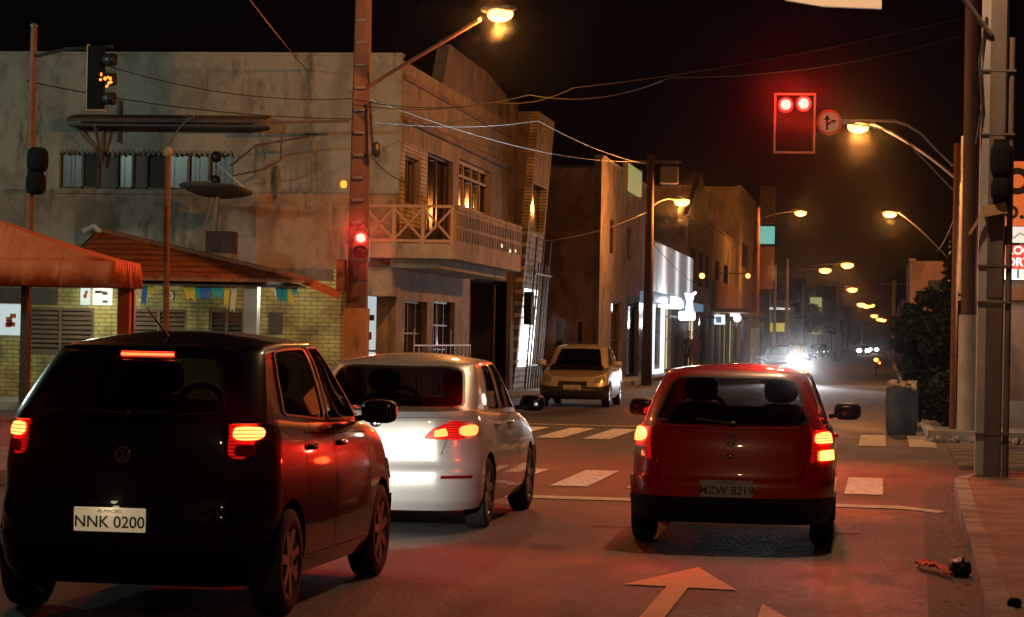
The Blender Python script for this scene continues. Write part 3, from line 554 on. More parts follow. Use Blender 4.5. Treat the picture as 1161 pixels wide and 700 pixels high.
# balcony
bl = MB(); bx = FX+1.45; by = 50.75; ye = 60.3
xl = atY(411, 260, by).x
bl.prism([(xl, by), (bx, by), (bx, ye), (FX+.003, ye), (FX+.003, FY-.08), (xl, FY-.08)], lambda a, c_, q: (a, c_, q), 3.12, 3.42).prism([(xl+.5, by+.4), (bx-.35, by+.4), (bx-.35, ye-.2), (FX+.003, ye-.2), (FX+.003, FY-.08), (xl+.5, FY-.08)], lambda a, c_, q: (a, c_, q), 2.93, 3.118)
ba = bl.build('balcony_slab', 'plaster_tan', b)
rl = MB(); zb0, zb1 = 3.45, 4.17
def xrail(p, q_, n):
    p, q_ = Vector(p), Vector(q_)
    for i in range(n+1):
        a = p.lerp(q_, i/n); rl.bar(a+Vector((0, 0, zb0-.03)), a+Vector((0, 0, zb1)), .07)
        if i < n:
            c_ = p.lerp(q_, (i+1)/n); rl.bar(a+Vector((0, 0, zb0+.04)), c_+Vector((0, 0, zb1-.04)), .045); rl.bar(a+Vector((0, 0, zb1-.04)), c_+Vector((0, 0, zb0+.04)), .045)
    for z in (zb0+.02, zb1): rl.bar(p+Vector((0, 0, z)), q_+Vector((0, 0, z)), .06)
xrail((xl+.04, by+.06, 0), (bx-.06, by+.06, 0), 3)
rl.build('balcony_railing', 'rail', ba)
MB().wall('x', bx, -.12, by+.15, ye, 3.42, 4.12).box(bx-.15, bx+.02, by+.15, ye, 4.122, 4.2).wall('y', ye, -.12, FX+.003, bx-.122, 3.42, 4.12).build('balcony_parapet', 'plaster_tan', ba)
lw = MB()
for i in range(24):
    y = by+.3+i*.39; 
    for z in (3.52, 3.82): lw.box(bx+.002, bx+.02, y, y+.26, z, z+.22)
lw.build('balcony_pattern', 'plaster_brown', ba)
MB().blob((bx+.02, 57.0, 3.62), (.03, .09, .05)).blob((bx+.02, 58.3, 3.55), (.03, .1, .05)).blob((bx+.02, 59.2, 3.58), (.03, .08, .04)).build('balcony_light', 'lit_warm', ba)
MB().box(-10.45, -9.9, FY-1.0, FY-.08, 2.35, 2.93).build('beam', 'plaster_tan', b)

# ================================================================== TILED BAR in front of the corner building
BY = 50.6
b = thing('tiled_bar', 'low yellow brick bar with a clay tile roof and brown shutters', 'building', (-15, 52, 0))
wins = [yrect(30, 107, 348, 402, BY), yrect(147, 212, 350, 402, BY), yrect(237, 277, 350, 402, BY)]
bxr = atY(386, 360, BY).x
MB().wall('y', BY, .2, -26, bxr, .1, 2.62, wins).build('wall', 'brick_yellow', b)
for i, w0 in enumerate(wins):
    m_ = MB(); x0, x1, z0, z1 = w0; m_.box(x0, x1, BY+.02, BY+.08, z1-.06, z1).box(x0, x1, BY+.02, BY+.08, z0, z0+.06)
    for x in (x0, (x0+x1)/2-.03, x1-.06): m_.box(x, x+.06, BY+.02, BY+.08, z0+.06, z1-.06)
    s_ = m_.build('window', 'wood_brown', b); sl = MB(); nz = 9
    for k in range(nz): z = z0+.06+(z1-z0-.12)*k/nz; sl.q((x0+.05, BY+.03, z), (x1-.05, BY+.03, z), (x1-.05, BY+.09, z+.07), (x0+.05, BY+.09, z+.07)).q((x0+.05, BY+.09, z+.07), (x1-.05, BY+.09, z+.07), (x1-.05, BY+.1, z), (x0+.05, BY+.1, z))
    sl.build('shutter', 'wood_brown' if i != 2 else 'wood_dark', s_)
c0 = yrect(277, 292, 325, 400, 49.0); MB().box(c0[0], c0[1], 49.0, 49.25, .14, 2.5).build('column', 'limewash', b)
# clay roof: hipped toward the right, made of barrel rows
e0, e1 = atY(60, 322, 48.85).x, atY(352, 320, 48.85).x
rd = atY(104, 262, 51.8); ze, yr = 2.56, 51.9
T = MB(); nR = 92
def roofpt(x, t, up=0):
    xe = x; xt = min(x, rd.x) if x > rd.x else x
    tx = xe+(xt-xe)*t*1.0
    return (tx, 48.85+(yr-48.85)*t, ze+(rd.z-ze)*t+up)
wT = (e1-e0)/nR
for i in range(nR):
    xa = e0+wT*i
    for k in range(4):
        a0, a1 = math.pi*k/4, math.pi*(k+1)/4; u0, u1 = .055*math.sin(a0), .055*math.sin(a1); xs, xe_ = xa+wT*k/4, xa+wT*(k+1)/4
        for j in range(9):
            t0, t1 = j/9, (j+1)/9; lip = .018
            yy = lambda x, t, up: (x, 48.85+(yr-48.85)*t, ze+(rd.z-ze)*t+up)
            # hip: right of the ridge end the slope is cut
            lim = lambda x: 1.0 if x <= rd.x else max(0, 1-(x-rd.x)/(e1-rd.x))
            s0, s1 = min(t1, lim((xs+xe_)/2)), None
            if s0 <= t0+.005: continue
            T.q(yy(xs, t0, u0+lip), yy(xe_, t0, u1+lip), yy(xe_, s0, u1), yy(xs, s0, u0))
        T.q((xs, 48.85, ze-.02), (xe_, 48.85, ze-.02), (xe_, 48.85, ze+u1+.018), (xs, 48.85, ze+u0+.018))
ro = T.build('roof', 'roof_tile', b)
hp = Vector((rd.x, yr, rd.z+.04)); he = Vector((e1, 48.85, ze+.03)); MB().tube([hp, he], .07, 8).build('hip_tile', 'roof_tile', ro)
MB().prism([(48.9, ze-.03), (yr, rd.z-.06), (yr, rd.z-.1), (48.9, ze-.12)], lambda a, c_, q: (q, a, c_), e0, rd.x).prism([(rd.x, 48.9), (e1-.1, 48.9), (rd.x, yr)], lambda a, c_, q: (a, c_, ze-.1+(rd.z-ze)*(c_-48.85)/(yr-48.85)+q), -.03, .0).build('roof_boards', 'wood_dark', ro)
MB().tube([(rd.x-.2, yr, rd.z), (rd.x+.05, yr-.1, rd.z+.1), (rd.x+.25, yr-.2, rd.z-.05)], .06, 8).build('roof_pipe', 'white_metal', b)
MB().wall('x', bxr, -.2, BY+.2, FY-.08, .1, 2.9).build('side_wall', 'brick_yellow', b)
# awning arm on the right of the roof
MB().bar(atY(345, 318, 49), atY(385, 335, 48.9), .1, .16).build('awning_end', 'canvas_orange', b)
tb = yrect(300, 330, 317, 324, 49.0); t = thing('fluorescent_lamp', 'white tube lamp glowing under the right end of the tiled roof', 'lamp', (tb[0], 49.2, tb[2]))
MB().box(tb[0]-.03, tb[1]+.1, 49.16, 49.3, tb[3]-.01, tb[3]+.05).build('housing', 'white_metal', t); MB().tube([(tb[0], 49.2, tb[3]-.04), (tb[0]+.28, 49.2, tb[3]-.045)], .035, 8).build('tube', 'tube', t)
lamp('lamp_light', t, (.2, -.1, -.1), 22, (.9, 1, .75), size=.1)
t = thing('fluorescent_lamp', 'tube lamp under the canopy end of the tiled roof above the shutters', 'lamp', (-15.6, 49.6, 2.45))
MB().box(-16.1, -15.1, 49.55, 49.65, 2.43, 2.48).build('housing', 'white_metal', t); MB().tube([(-16.1, 49.6, 2.4), (-15.1, 49.6, 2.4)], .02, 8).build('tube', 'tube', t)
lamp('lamp_light', t, (0, -.2, -.15), 60, (1, .98, .62), size=.3)
# posters and notices on the bar wall
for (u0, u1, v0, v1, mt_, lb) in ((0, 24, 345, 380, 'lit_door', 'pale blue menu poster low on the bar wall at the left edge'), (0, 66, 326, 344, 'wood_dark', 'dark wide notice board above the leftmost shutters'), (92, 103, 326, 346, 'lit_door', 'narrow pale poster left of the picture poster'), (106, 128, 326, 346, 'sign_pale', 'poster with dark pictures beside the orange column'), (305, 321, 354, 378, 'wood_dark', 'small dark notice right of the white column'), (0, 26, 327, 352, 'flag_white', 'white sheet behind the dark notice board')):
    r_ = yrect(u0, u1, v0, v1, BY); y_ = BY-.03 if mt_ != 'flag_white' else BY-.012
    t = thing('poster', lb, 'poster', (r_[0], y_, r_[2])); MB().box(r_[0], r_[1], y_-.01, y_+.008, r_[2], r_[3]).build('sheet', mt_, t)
    if mt_ in ('sign_pale', 'lit_door'):
        k = MB(); random.seed(int(u0))
        for i in range(5): a = r_[0]+(r_[1]-r_[0])*random.uniform(.1, .6); z = r_[2]+(r_[3]-r_[2])*random.uniform(.1, .7); k.box(a, a+(r_[1]-r_[0])*.28, y_-.016, y_-.0105, z, z+(r_[3]-r_[2])*.14)
        k.build('picture', 'wood_dark' if mt_ == 'sign_pale' else 'cloth_red', t)
# letters on tiles (white P) and drooping decorations
t = thing('wall_emblem', 'white looped emblem painted on the yellow tiles between two shutters', 'emblem', atY(192, 338, BY-.02)); MB().lathe([(.05, -.008), (.085, -.008), (.085, .004), (.05, .004)], (0, 0, .05), 'y', 20).box(-.085, -.05, -.008, .004, -.2, .1).build('loop', 'flag_white', t, world=False)
t = thing('wall_emblem', 'pale hanging emblem left of the white column', 'emblem', atY(283, 335, 49.1)+Vector((-.45, 0, 0)));  MB().lathe([(.05, -.008), (.085, -.008), (.085, .004), (.05, .004)], (0, 0, .05), 'y', 20).bar((-.1, 0, .0), (.0, 0, -.28), .05, .02).build('loop', 'flag_white', t, world=False)
# paper flags under the eave
fl = [(152, 'flag_yellow', .18, 'short yellow flag beside the orange column'), (158, 'flag_white', .25, 'long white paper strip left of the first blue flag'), (165, 'flag_blue', .42, 'long blue paper strip hanging near the red post'), (172, 'flag_yellow', .15, 'tiny yellow flag just left of the red post'),
      (214, 'flag_yellow', .3, 'wide yellow flag right of the looped emblem'), (226, 'flag_teal', .28, 'teal flag left of the big blue flag'), (233, 'flag_blue', .28, 'big blue flag in the middle of the bunting'), (246, 'flag_teal', .26, 'teal flag right of the big blue flag'), (258, 'flag_yellow', .45, 'long slanted yellow strip left of the pale emblem'), (266, 'flag_white', .55, 'longest white strip beside the white column'),
      (315, 'flag_teal', .3, 'first teal flag under the white tube lamp'), (320, 'flag_blue', .28, 'small blue flag under the white tube lamp'), (324, 'flag_teal', .35, 'long teal flag under the tube lamp between blue and yellow'), (329, 'flag_yellow', .38, 'long yellow flag right of the tube lamp'), (334, 'flag_teal', .2, 'last short teal flag at the right end')]
for i, (u, mt_, L, lb) in enumerate(fl):
    p = atY(u, 323, 49.0); wd = .06+.06*(i in (4, 5, 6, 7)); o = MB().prism([(-wd, 0), (wd, 0), (wd*.8+.04*math.sin(i*2), -L), (0.03*math.sin(i*2), -L*.8), (-wd*.7+.04*math.sin(i*2), -L*.95)], lambda a, c_, q: (p.x+a, p.y+q+c_*.15*math.sin(i), p.z-.02+c_), -.004, .004).build('paper_flag', mt_); tag(o, lb, 'flag', 'paper flags under the tiled eave')
a = atY(150, 322, 49.0); c_ = atY(345, 322, 49.0); tag(MB().tube(arc(a, c_, -.04), .008, 4).build('bunting_string', 'flag_white'), 'thin string carrying the paper flags under the tiled eave', 'string')
# box on the roof and the satellite dish above it
r_ = yrect(233, 263, 262, 298, 50.3); t = thing('roof_box', 'square brown box with an orange foot standing on the tiled roof', 'box', ((r_[0]+r_[1])/2, 50.5, r_[2]))
MB().box(r_[0], r_[1], 50.3, 50.8, r_[2]+.2, r_[3]).build('body', 'pole_dark', t, bevel=.01); MB().box(r_[0]+.0, r_[1], 50.28, 50.82, r_[2]-.1, r_[2]+.197).build('foot', 'plaster_orange', t)
p = atY(240, 219, 50.4); t = thing('satellite_dish', 'wide dark mesh satellite dish tilted skywards above the roof box', 'satellite dish', (p.x+.05, 50.5, r_[3]))
D = MB(); n_ = 24; rr_ = [0, .2, .4, .6, .75]
D.lathe([(max(.001, q), .28*q*q-.08) for q in rr_], (0, 0, 0), 'z', n_); me_ = D.build('reflector', 'concrete_dark', t, world=False, smooth=True); me_.location = (0, 0, p.z-r_[3]); me_.rotation_euler = (R(-8), R(3), 0); s_ = me_.modifiers.new('s', 'SOLIDIFY'); s_.thickness = .02
MB().tube([(0, 0, 0), (.06, 0, p.z-r_[3]-.07)], .05, 8).tube([(-.22, 0, 0), (-.02, 0, .75)], .02, 6).build('mast', 'rail', t, world=False)
fz = p.z-r_[3]+.62
MB().bar((-.66, 0, fz-.55), (0, 0, fz-.35), .03).bar((.6, 0, fz-.5), (0, 0, fz), .02).bar((0, .6, fz-.5), (0, 0, fz), .02).build('strut', 'white_metal', t, world=False); MB().blob((0, 0, fz+.12), (.11, .11, .12)).blob((0, 0, fz-.35), (.1, .1, .1)).bar((0, 0, fz-.35), (0, 0, fz), .03).build('feed_horn', 'black_plastic', t, world=False, smooth=True)
# a bare creeper twig / brackets sticking out right of the dish
t = tag(MB().tube([W_(262, 188, 51.5), W_(290, 165, 51.3), W_(330, 158, 51.2), W_(352, 155, 51)], .022, 6).tube([W_(262, 200, 51.5), W_(300, 192, 51.3), W_(318, 182, 51.2), W_(320, 150, 51.2)], .02, 6).build('awning_frame', 'wood_brown'), 'rusty empty awning frame sticking out right of the window strip', 'frame')
# ================================================================== ORANGE CANOPY
cy0, cy1 = 38.3, 39.7; xr = atY(130, 300, cy0).x; zt_, zb_ = 2.62, 2.22
t = thing('market_canopy', 'large orange fabric canopy on posts at the left edge', 'canopy', (-14, 40, 0))
pk = Vector((-14.9, 39.0, 3.6)); xl_ = pk.x*2-xr
cm_ = MB(); ns = 14
cor = [(xr, cy0), (xl_, cy0), (xl_, cy1), (xr, cy1)]
for k in range(4):
    a, c_ = cor[k], cor[(k+1) % 4]
    for i in range(ns):
        for j in range(8):
            def P_(s, q):
                x = a[0]+(c_[0]-a[0])*s; y = a[1]+(c_[1]-a[1])*s; z = zt_+(pk.z-zt_)*(q**1.15)-.03*math.sin(s*math.pi*9)*(1-q)*q*2; return (x+(pk.x-x)*q, y+(pk.y-y)*q, z)
            cm_.q(P_(i/ns, j/8), P_((i+1)/ns, j/8), P_((i+1)/ns, (j+1)/8), P_(i/ns, (j+1)/8))
o = cm_.build('canopy_roof', 'canvas_orange', t, smooth=True); s_ = o.modifiers.new('s', 'SOLIDIFY'); s_.thickness = .01
vl = MB(); nv_ = 60
for k in range(4):
    a, c_ = Vector(cor[k]), Vector(cor[(k+1) % 4]); nrm = Vector(((c_-a).y, -(c_-a).x)).normalized()*(-1)
    for i in range(nv_):
        def Q_(s, z, amp):
            p_ = a.lerp(c_, s)+nrm*(amp*math.sin(s*61+z*3)*.5+amp*.5*math.sin(s*143+1)); return (p_.x, p_.y, z)
        for z0_, z1_, a0_, a1_ in ((zt_, zt_-.2, 0, .03), (zt_-.2, zb_, .03, .055)): vl.q(Q_(i/nv_, z0_, a0_), Q_((i+1)/nv_, z0_, a0_), Q_((i+1)/nv_, z1_, a1_), Q_(i/nv_, z1_, a1_))
o = vl.build('valance', 'canvas_orange', t, smooth=True); s_ = o.modifiers.new('s', 'SOLIDIFY'); s_.thickness = .008
pc = yrect(131, 146, 327, 420, cy0+.1)
MB().box(xr-.28, xr-.08, cy1-.3, cy1-.12, 0, 2.55).build('post', 'canvas_orange', t)
for x, y in ((atY(27, 400, cy0+.3).x, cy0+.3), (xr-.1, cy1-.1), (xl_+.1, cy1-.1), (xl_+.1, cy0+.1)): MB().box(x-.05, x+.05, y-.05, y+.05, 0, 2.6).build('post', 'wood_dark', t)
# ================================================================== LEANING BRICK FACADE
b = thing('leaning_facade_building', 'narrow building whose pale brick side leans out over the pavement with glass blocks lit below', 'building', (-10, 70, 0))
xa = lambda z: -9.88+.07*z
Y0, Y1 = 68.75, 72.2
def lean(y0, y1, z0, z1, th=.2): return lambda mb: mb.prism([(xa(z0), z0), (xa(z1), z1), (xa(z1)-th, z1), (xa(z0)-th, z0)], lambda a, c_, q: (a, q, c_), y0, y1)
k = MB(); lean(Y0, Y1, 5.75, 7.7)(k); lean(Y0, Y0+.28, 4.5, 5.75)(k); lean(Y1-.28, Y1, 4.5, 5.75)(k); k.build('upper_wall', 'brick_tan', b)
k = MB(); lean(Y0, Y1, 2.9, 4.5)(k); lean(Y0, Y0+.3, .1, 2.9)(k); k.build('lower_wall', 'tile_white', b)
k = MB(); lean(Y0+.3, Y1, .75, 2.9, .08)(k); k.build('glass_block_window', 'glass_block', b)
k = MB(); lean(Y0+.3, Y1, .1, .75)(k); k.build('base', 'tile_white', b)
MB().box(-10.0, -9.9+.2, Y0+.28, Y1-.28, 4.5, 5.75).build('window', 'pane_dark', b)
MB().prism([(-13, .1), (xa(.1)-.205, .1), (xa(7.7)-.205, 7.7), (-13, 7.7)], lambda a, c_, q: (a, q, c_), Y0, Y0+.2).build('front_wall', 'plaster_brown', b); MB().prism([(-13, .1), (xa(.1)-.205, .1), (xa(7.7)-.205, 7.7), (-13, 7.7)], lambda a, c_, q: (a, q, c_), Y1-.2, Y1).build('end_wall', 'plaster_brown', b)
k = MB()
for i in range(7): y = Y0+.1+i*.5; k.bar((xa(.1)+.3, y, .1), (xa(3.6)+.3, y, 3.6 if i % 3 else 4.3), .045)
for z in (.8, 3.3): k.bar((xa(z)+.3, Y0, z), (xa(z)+.3, Y1, z), .05)
k.build('gate', 'wood_dark', b); MB().box(xa(2.2)+.1, xa(2.2)+.3, Y0-.1, Y0+.5, 1.9, 2.8).build('shop_sign', 'dark', b)
lamp('window_glow', b, (1.2, -.8, 1.8), 25, (1, .93, .8), size=.3)
# ================================================================== generic street building
def house(name, label, cat, y0, y1, h_, X=-9.5, side=-1, depth=8, wall='plaster_brown', front_h=None, ups=(), doors=(), gab=None, parapet=.25, pm='pane_dark', fm='wood_dark', corn='plaster_tan', frontholes=(), lit=None, fwall=None):
    """street facade at X (building extends to side*depth), frontal end wall at y0"""
    b = thing(name, label, cat, (X+side*depth/2, (y0+y1)/2, .1)); t_ = side*.25; Xb = X+side*depth
    hs = [(a, c_, p, q) for a, c_, p, q in list(ups)+list(doors)]
    MB().wall('x', X, t_, y0, y1, .1, h_, hs).build('wall', wall, b)
    fr_ = MB().wall('y', y0-.003, .25, min(X+t_, Xb), max(X+t_, Xb), .1, front_h or h_, frontholes); fr_.build('end_wall', fwall or wall, b); MB().box(min(X+t_, Xb), max(X+t_, Xb), y1-.25, y1, .1, h_).build('back_wall', wall, b)
    MB().box(min(X+t_, Xb), max(X+t_, Xb), y0+.25, y1-.25, h_-parapet-.15, h_-parapet).build('roof', 'concrete_dark', b)
    MB().box(min(X-side*.06, X+t_), max(X-side*.06, X+t_), y0, y1, h_+.002, h_+.1).build('cornice', corn, b)
    if gab: MB().prism([(y0+.01, h_+.1), (y1-.01, h_+.1), ((y0+y1)/2, gab)], lambda a, c_, q: (q, a, c_), X, X+t_).build('gable', wall, b)
    for a in ups: window(b, 'x', X, t_, *a, 2, 1, fm, pm)
    for i, a in enumerate(doors): window(b, 'x', X, t_, *a, 2, 2, fm, (lit or {}).get(i, pm), name='door')
    for a in frontholes: window(b, 'y', y0, .25, *a, 1, 1, 'plaster_orange', pm, w_=.12, name='door')  # orange frames carry the lamp light on the jambs as colour
    return b
D0 = yrect(626, 641, 362, 425, 87); D1 = yrect(651, 664, 362, 425, 87)
b = house('side_building', 'plain brown building beside the road whose end wall stands behind the parked beige car', 'building', 87, 103.5, 7.75, X=-9.6, depth=7, wall='plaster_brown', front_h=7.4, fwall='plaster_pink', ups=[(90, 92, 4.6, 5.8), (96, 98, 4.6, 5.8)], doors=[(91, 94.5, .14, 2.9), (97, 101.5, .14, 2.9)], frontholes=[(D0[0], D0[1], .14, 2.25), (D1[0], D1[1], .14, 2.25)])
MB().box(-13.5, -11.6, 86.8, 87, .1, 6.9).build('outer_wall', 'plaster_pink', b)
r_ = frect(712, 728, 190, 219, -9.35); t = thing('wall_sign', 'yellowish square sign high on the brown side building by the transformer pole', 'sign', (-9.45, r_[0], r_[2])); MB().box(-9.5, -9.35, r_[0], r_[1], r_[2], r_[3]).build('panel', 'lit_olive', t); MB().box(-9.52, -9.34, r_[0]-.1, r_[0]-.02, r_[2]-.1, r_[3]+.1).box(-9.52, -9.34, r_[1]+.02, r_[1]+.1, r_[2]-.1, r_[3]+.1).build('frame', 'grey_metal', t)
# shop with white lit fascia
b = house('shop', 'shop with a tall white lit fascia and bright framed doorway behind the transformer pole', 'shop', 104, 118, 5.6, wall='plaster_brown', doors=[(105.3, 110.2, .45, 3.0), (112.6, 116.2, .2, 3.0)], lit={1: 'lit_warm'}, fm='grey_metal', depth=9)
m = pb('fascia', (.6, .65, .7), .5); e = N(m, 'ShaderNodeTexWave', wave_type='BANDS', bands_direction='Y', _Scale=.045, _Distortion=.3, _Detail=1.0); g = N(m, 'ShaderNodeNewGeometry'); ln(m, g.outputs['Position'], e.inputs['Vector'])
B = m.node_tree.nodes['Principled BSDF']; ln(m, ramp(m, e.outputs['Fac'], [(.3, (.10, .13, .15)), (.8, (.32, .36, .40)), (.98, (.85, .95, 1))]), B.inputs['Emission Color']); B.inputs['Emission Strength'].default_value = .75  # streaks of spot light painted into the fascia's emission
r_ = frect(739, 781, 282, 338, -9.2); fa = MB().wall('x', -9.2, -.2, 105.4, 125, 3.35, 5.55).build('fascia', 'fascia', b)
r_ = (100, 120); MB().box(-9.15, -8.6, 97, 104.5, 3.0, 3.4).box(-9.15, -8.6, 109.8, 124, 2.95, 3.3).build('blue_sign', 'sign_blue', b); MB().box(-9.1, -8.55, 104.6, 109.6, 2.9, 3.35).build('white_sign', 'sign_bright', b)
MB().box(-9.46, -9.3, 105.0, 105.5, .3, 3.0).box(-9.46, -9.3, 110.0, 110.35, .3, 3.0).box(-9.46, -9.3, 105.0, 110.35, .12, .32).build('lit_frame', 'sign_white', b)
MB().box(-9.46, -9.3, 98.4, 98.7, .15, 3.0).box(-9.44, -9.35, 99.0, 102.4, .15, 3.0).build('lit_frame', 'pane_mid', b); lamp('shop_light', b, (5.5, -8, 2.9), 90, (.85, .92, 1), size=.3)
p0_ = yrect(770, 788, 353, 363, 112); t = thing('shop_sign', 'bright white box sign topped by a forked white figure over the pavement', 'sign', (p0_[0], 112, p0_[2]))
MB().box(*p0_[:2], 111.85, 112.1, *p0_[2:]).build('box', 'sign_bright', t, bevel=.03)
fx = (p0_[0]+p0_[1])/2+.1; fz = p0_[3]
MB().tube([(fx, 112, fz), (fx, 112, fz+.5)], [.17, .13], 10).blob((fx, 112, fz+.6), (.18, .1, .17)).tube([(fx+.05, 112, fz+.65), (fx+.28, 112, fz+.85)], [.08, .05], 8).tube([(fx-.05, 112, fz+.65), (fx-.2, 112, fz+.78)], [.08, .05], 8).build('figure', 'sign_bright', t, smooth=True)
tag(MB().box(-9.4, -8.2, 111.9, 112.1, p0_[2]+.1, p0_[2]+.16).build('sign_bracket', 'grey_metal', t)) if False else None
MB().box(-9.45, p0_[0], 111.95, 112.05, p0_[2]+.1, p0_[2]+.18).build('bracket', 'grey_metal', t); lamp('sign_light', t, (.3, -.6, -.2), 60, (.9, .95, 1), size=.2)
# gabled facade etc. further down
house('gabled_building', 'tall brown gabled facade behind the forked white shop sign', 'building', 125, 143, 7.6, gab=10.4, wall='plaster_brown', ups=[(127, 131, 4.4, 6.2), (133, 136, 4.4, 6.2), (138, 141, 4.4, 6.2)], doors=[(127, 132, .14, 2.9), (134, 139, .14, 2.9)], lit={0: 'lit_warm'})
b = house('corner_shop', 'ochre shop building with small lit signs over a glowing doorway', 'shop', 143.5, 166, 7.9, wall='plaster_tan', ups=[(146, 150, 4.6, 6.2), (154, 158, 4.6, 6.2)], doors=[(146, 152, .14, 2.9), (155, 159, .14, 2.9), (161, 165, .14, 2.9)], lit={1: 'lit_olive', 2: 'lit_warm'})
MB().box(-9.4, -7.6, 144, 166, 3.2, 3.4).box(-9.48, -9.3, 144, 166, 3.4, 5.0).build('marquee', 'plaster_orange', b)
for (u0, u1, v0, v1, Y, mt_, lb) in ((810, 822, 357, 368, 140, 'sign_white', 'small blue white sign box left of the pair over the pavement'), (828, 839, 352, 359, 150, 'sign_white', 'small white sign right of the blue white sign box'), (812, 818, 359, 366, 139.7, 'sign_blue', 'blue panel on the small sign box')):
    r_ = yrect(u0, u1, v0, v1, Y); t = thing('shop_sign', lb, 'sign', (r_[0], Y, r_[2])); MB().box(*r_[:2], Y-.1, Y+.1, *r_[2:]).build('box', mt_, t); MB().box(-9.45, r_[0], Y-.03, Y+.03, r_[3]-.12, r_[3]-.05).build('bracket', 'grey_metal', t)
p = atY(836, 361, 149.5); t = thing('shop_lamp', 'small round white lamp under the right white shop sign', 'lamp', p); MB().blob((0, 0, 0), (.22, .22, .2)).build('globe', 'sign_bright', t, world=False, smooth=True); MB().box(-.03, .03, -.03, .03, .2, .5).build('bracket', 'grey_metal', t, world=False); lamp('lamp_light', t, (0, -.4, -.3), 90, (1, .95, .8))
for lb, u, v, Y in (('small warm lamp on the ochre shop building', 848, 313, 148), ('tiny warm lamp beside the gabled facade', 796, 313, 127)):
    p = atY(u, v, Y); t = thing('wall_lamp', lb, 'lamp', p); MB().blob((0, 0, 0), (.13, .13, .13)).build('globe', 'sodium_far', t, world=False); MB().box(-(p.x+9.45), 0, 0, .05, .1, .16).build('bracket', 'grey_metal', t, world=False)
b = house('tall_building', 'tallest building down the left side with a cyan lit sign on its front', 'building', 166.5, 215, 11.6, wall='plaster_tan', ups=[(170, 178, 6.5, 8.2), (184, 192, 6.5, 8.2), (198, 206, 6.5, 8.2)], doors=[(170, 180, .14, 3.2), (190, 204, .14, 3.2)], X=-9.3)
r_ = yrect(869, 886, 262, 281, 200); MB().box(-9.25, -8.1, 192, 192.3, r_[2], r_[3]).build('lit_sign', 'sign_cyan', b); MB().box(-9.25, -8.1, 192, 192.3, r_[3]+.2, r_[3]+3.0).build('sign_panel', 'plaster_pink', b); MB().box(-9.25, -8.1, 192, 192.3, r_[2]-3.4, r_[2]-.2).build('sign_panel', 'plaster_orange', b)
lamp('sign_light', b, (6, -22, 6), 200, SOD, size=.3)
b = house('far_shop', 'low shop with a white canopy edge and a yellow green sign band', 'shop', 216, 250, 4.6, wall='concrete_dark', doors=[(220, 230, .14, 2.6), (236, 246, .14, 2.6)], X=-9.2)
r_ = yrect(866, 893, 366, 376, 216); MB().box(r_[0], r_[1], 215.6, 215.8, r_[2], r_[3]).build('sign_band', 'sign_yellow', b); r2 = yrect(838, 895, 349, 353, 214); MB().box(r2[0], r2[1], 213.5, 215.5, r2[2]+.2, r2[2]+.35).build('canopy', 'sign_pale', b)
r_ = yrect(926, 938, 342, 380, 330); b = house('far_building', 'far narrow building with an olive lit front left of the distant lamps', 'building', 300, 345, 9, wall='plaster_brown', X=-8.9, ups=[(305, 315, 5, 6.5)], doors=[(320, 330, .14, 3)])
MB().box(r_[0], r_[1], 299.5, 299.9, r_[2], r_[3]).build('lit_panel', 'lit_olive', b)
random.seed(21)
cols = ['plaster_brown', 'plaster_tan', 'plaster_pink', 'concrete_dark']
names = ['dark low house past the yellow green sign band', 'brown house before the olive lit building', 'tan house just past the olive lit building', 'pink house down the left side past the tan one', 'low grey house down the left side', 'last brown house on the left before the street vanishes']
for i, (y0, y1, h_) in enumerate(((251, 275, 5), (276, 299, 6), (346, 380, 6), (381, 430, 8), (431, 500, 5), (501, 590, 9))):
    house('far_house', names[i], 'house', y0, y1, h_, X=-8.9, wall=cols[i % 4], ups=[(y0+3, y0+6, 3.8, 4.6)] if h_ > 5 else (), doors=[(y0+4, y0+9, .14, 2.7), (y1-8, y1-4, .14, 2.7)])
# right side of the street
b = house('dark_house', 'dark reddish house above the tree right of the road', 'house', 112, 130, 5.2, X=1.15, side=1, depth=7, wall='plaster_pink', doors=[(115, 118, .14, 2.7)], fwall='plaster_pink')
r_ = yrect(1052, 1075, 318, 340, 111.9); MB().box(r_[0], r_[1], 111.93, 111.99, r_[2], r_[3]).build('window', 'pane_dark', b)
for i, (y0, y1, h_) in enumerate(((131, 160, 4.2), (161, 200, 5), (201, 260, 4.5), (261, 340, 6), (341, 450, 5), (451, 590, 7))):
    house('far_house', ['low pink house right of the road behind the dark one', 'brown house right of the road under the bare utility pole', 'grey house on the right past the brown one', 'tan two storey house far on the right', 'low brown house far down on the right', 'last house on the right before the street vanishes'][i], 'house', y0, y1, h_, X=1.9, side=1, wall=cols[(i+2) % 4], doors=[(y0+4, y0+8, .14, 2.7)])
# corner shop on the far right
b = thing('corner_shop', 'low shop on the right with a dark glass front under red and white signs', 'shop', (5, 48, .14))
xw = 2.2; dg = (2.55, 4.4, .9, 2.45)
MB().wall('y', 46.2, .25, xw, 9, .14, 2.75, [dg]).wall('x', xw, .25, 46.451, 58, .14, 3.3).build('wall', 'plaster_pink', b); MB().box(xw-.02, 9, 46.15, 46.19, .14, .62).build('plinth', 'concrete', b); window(b, 'y', 46.2, .25, *dg, 3, 1, 'plaster_orange', 'pane_mid'); MB().box(xw-.1, 9, 46.0, 58, 2.76, 2.9).build('roof', 'concrete_dark', b)
MB().box(xw+.0, 9, 45.9, 45.98, 2.4, 2.62).build('red_band', 'rust', b)
t = thing('shop_sign', 'red and white lettered sign board at the right edge below the small white panel', 'sign', (1.95, 44.6, 2.3))
r_ = yrect(1140, 1190, 278, 317, 44.6); hh = (r_[3]-r_[2])
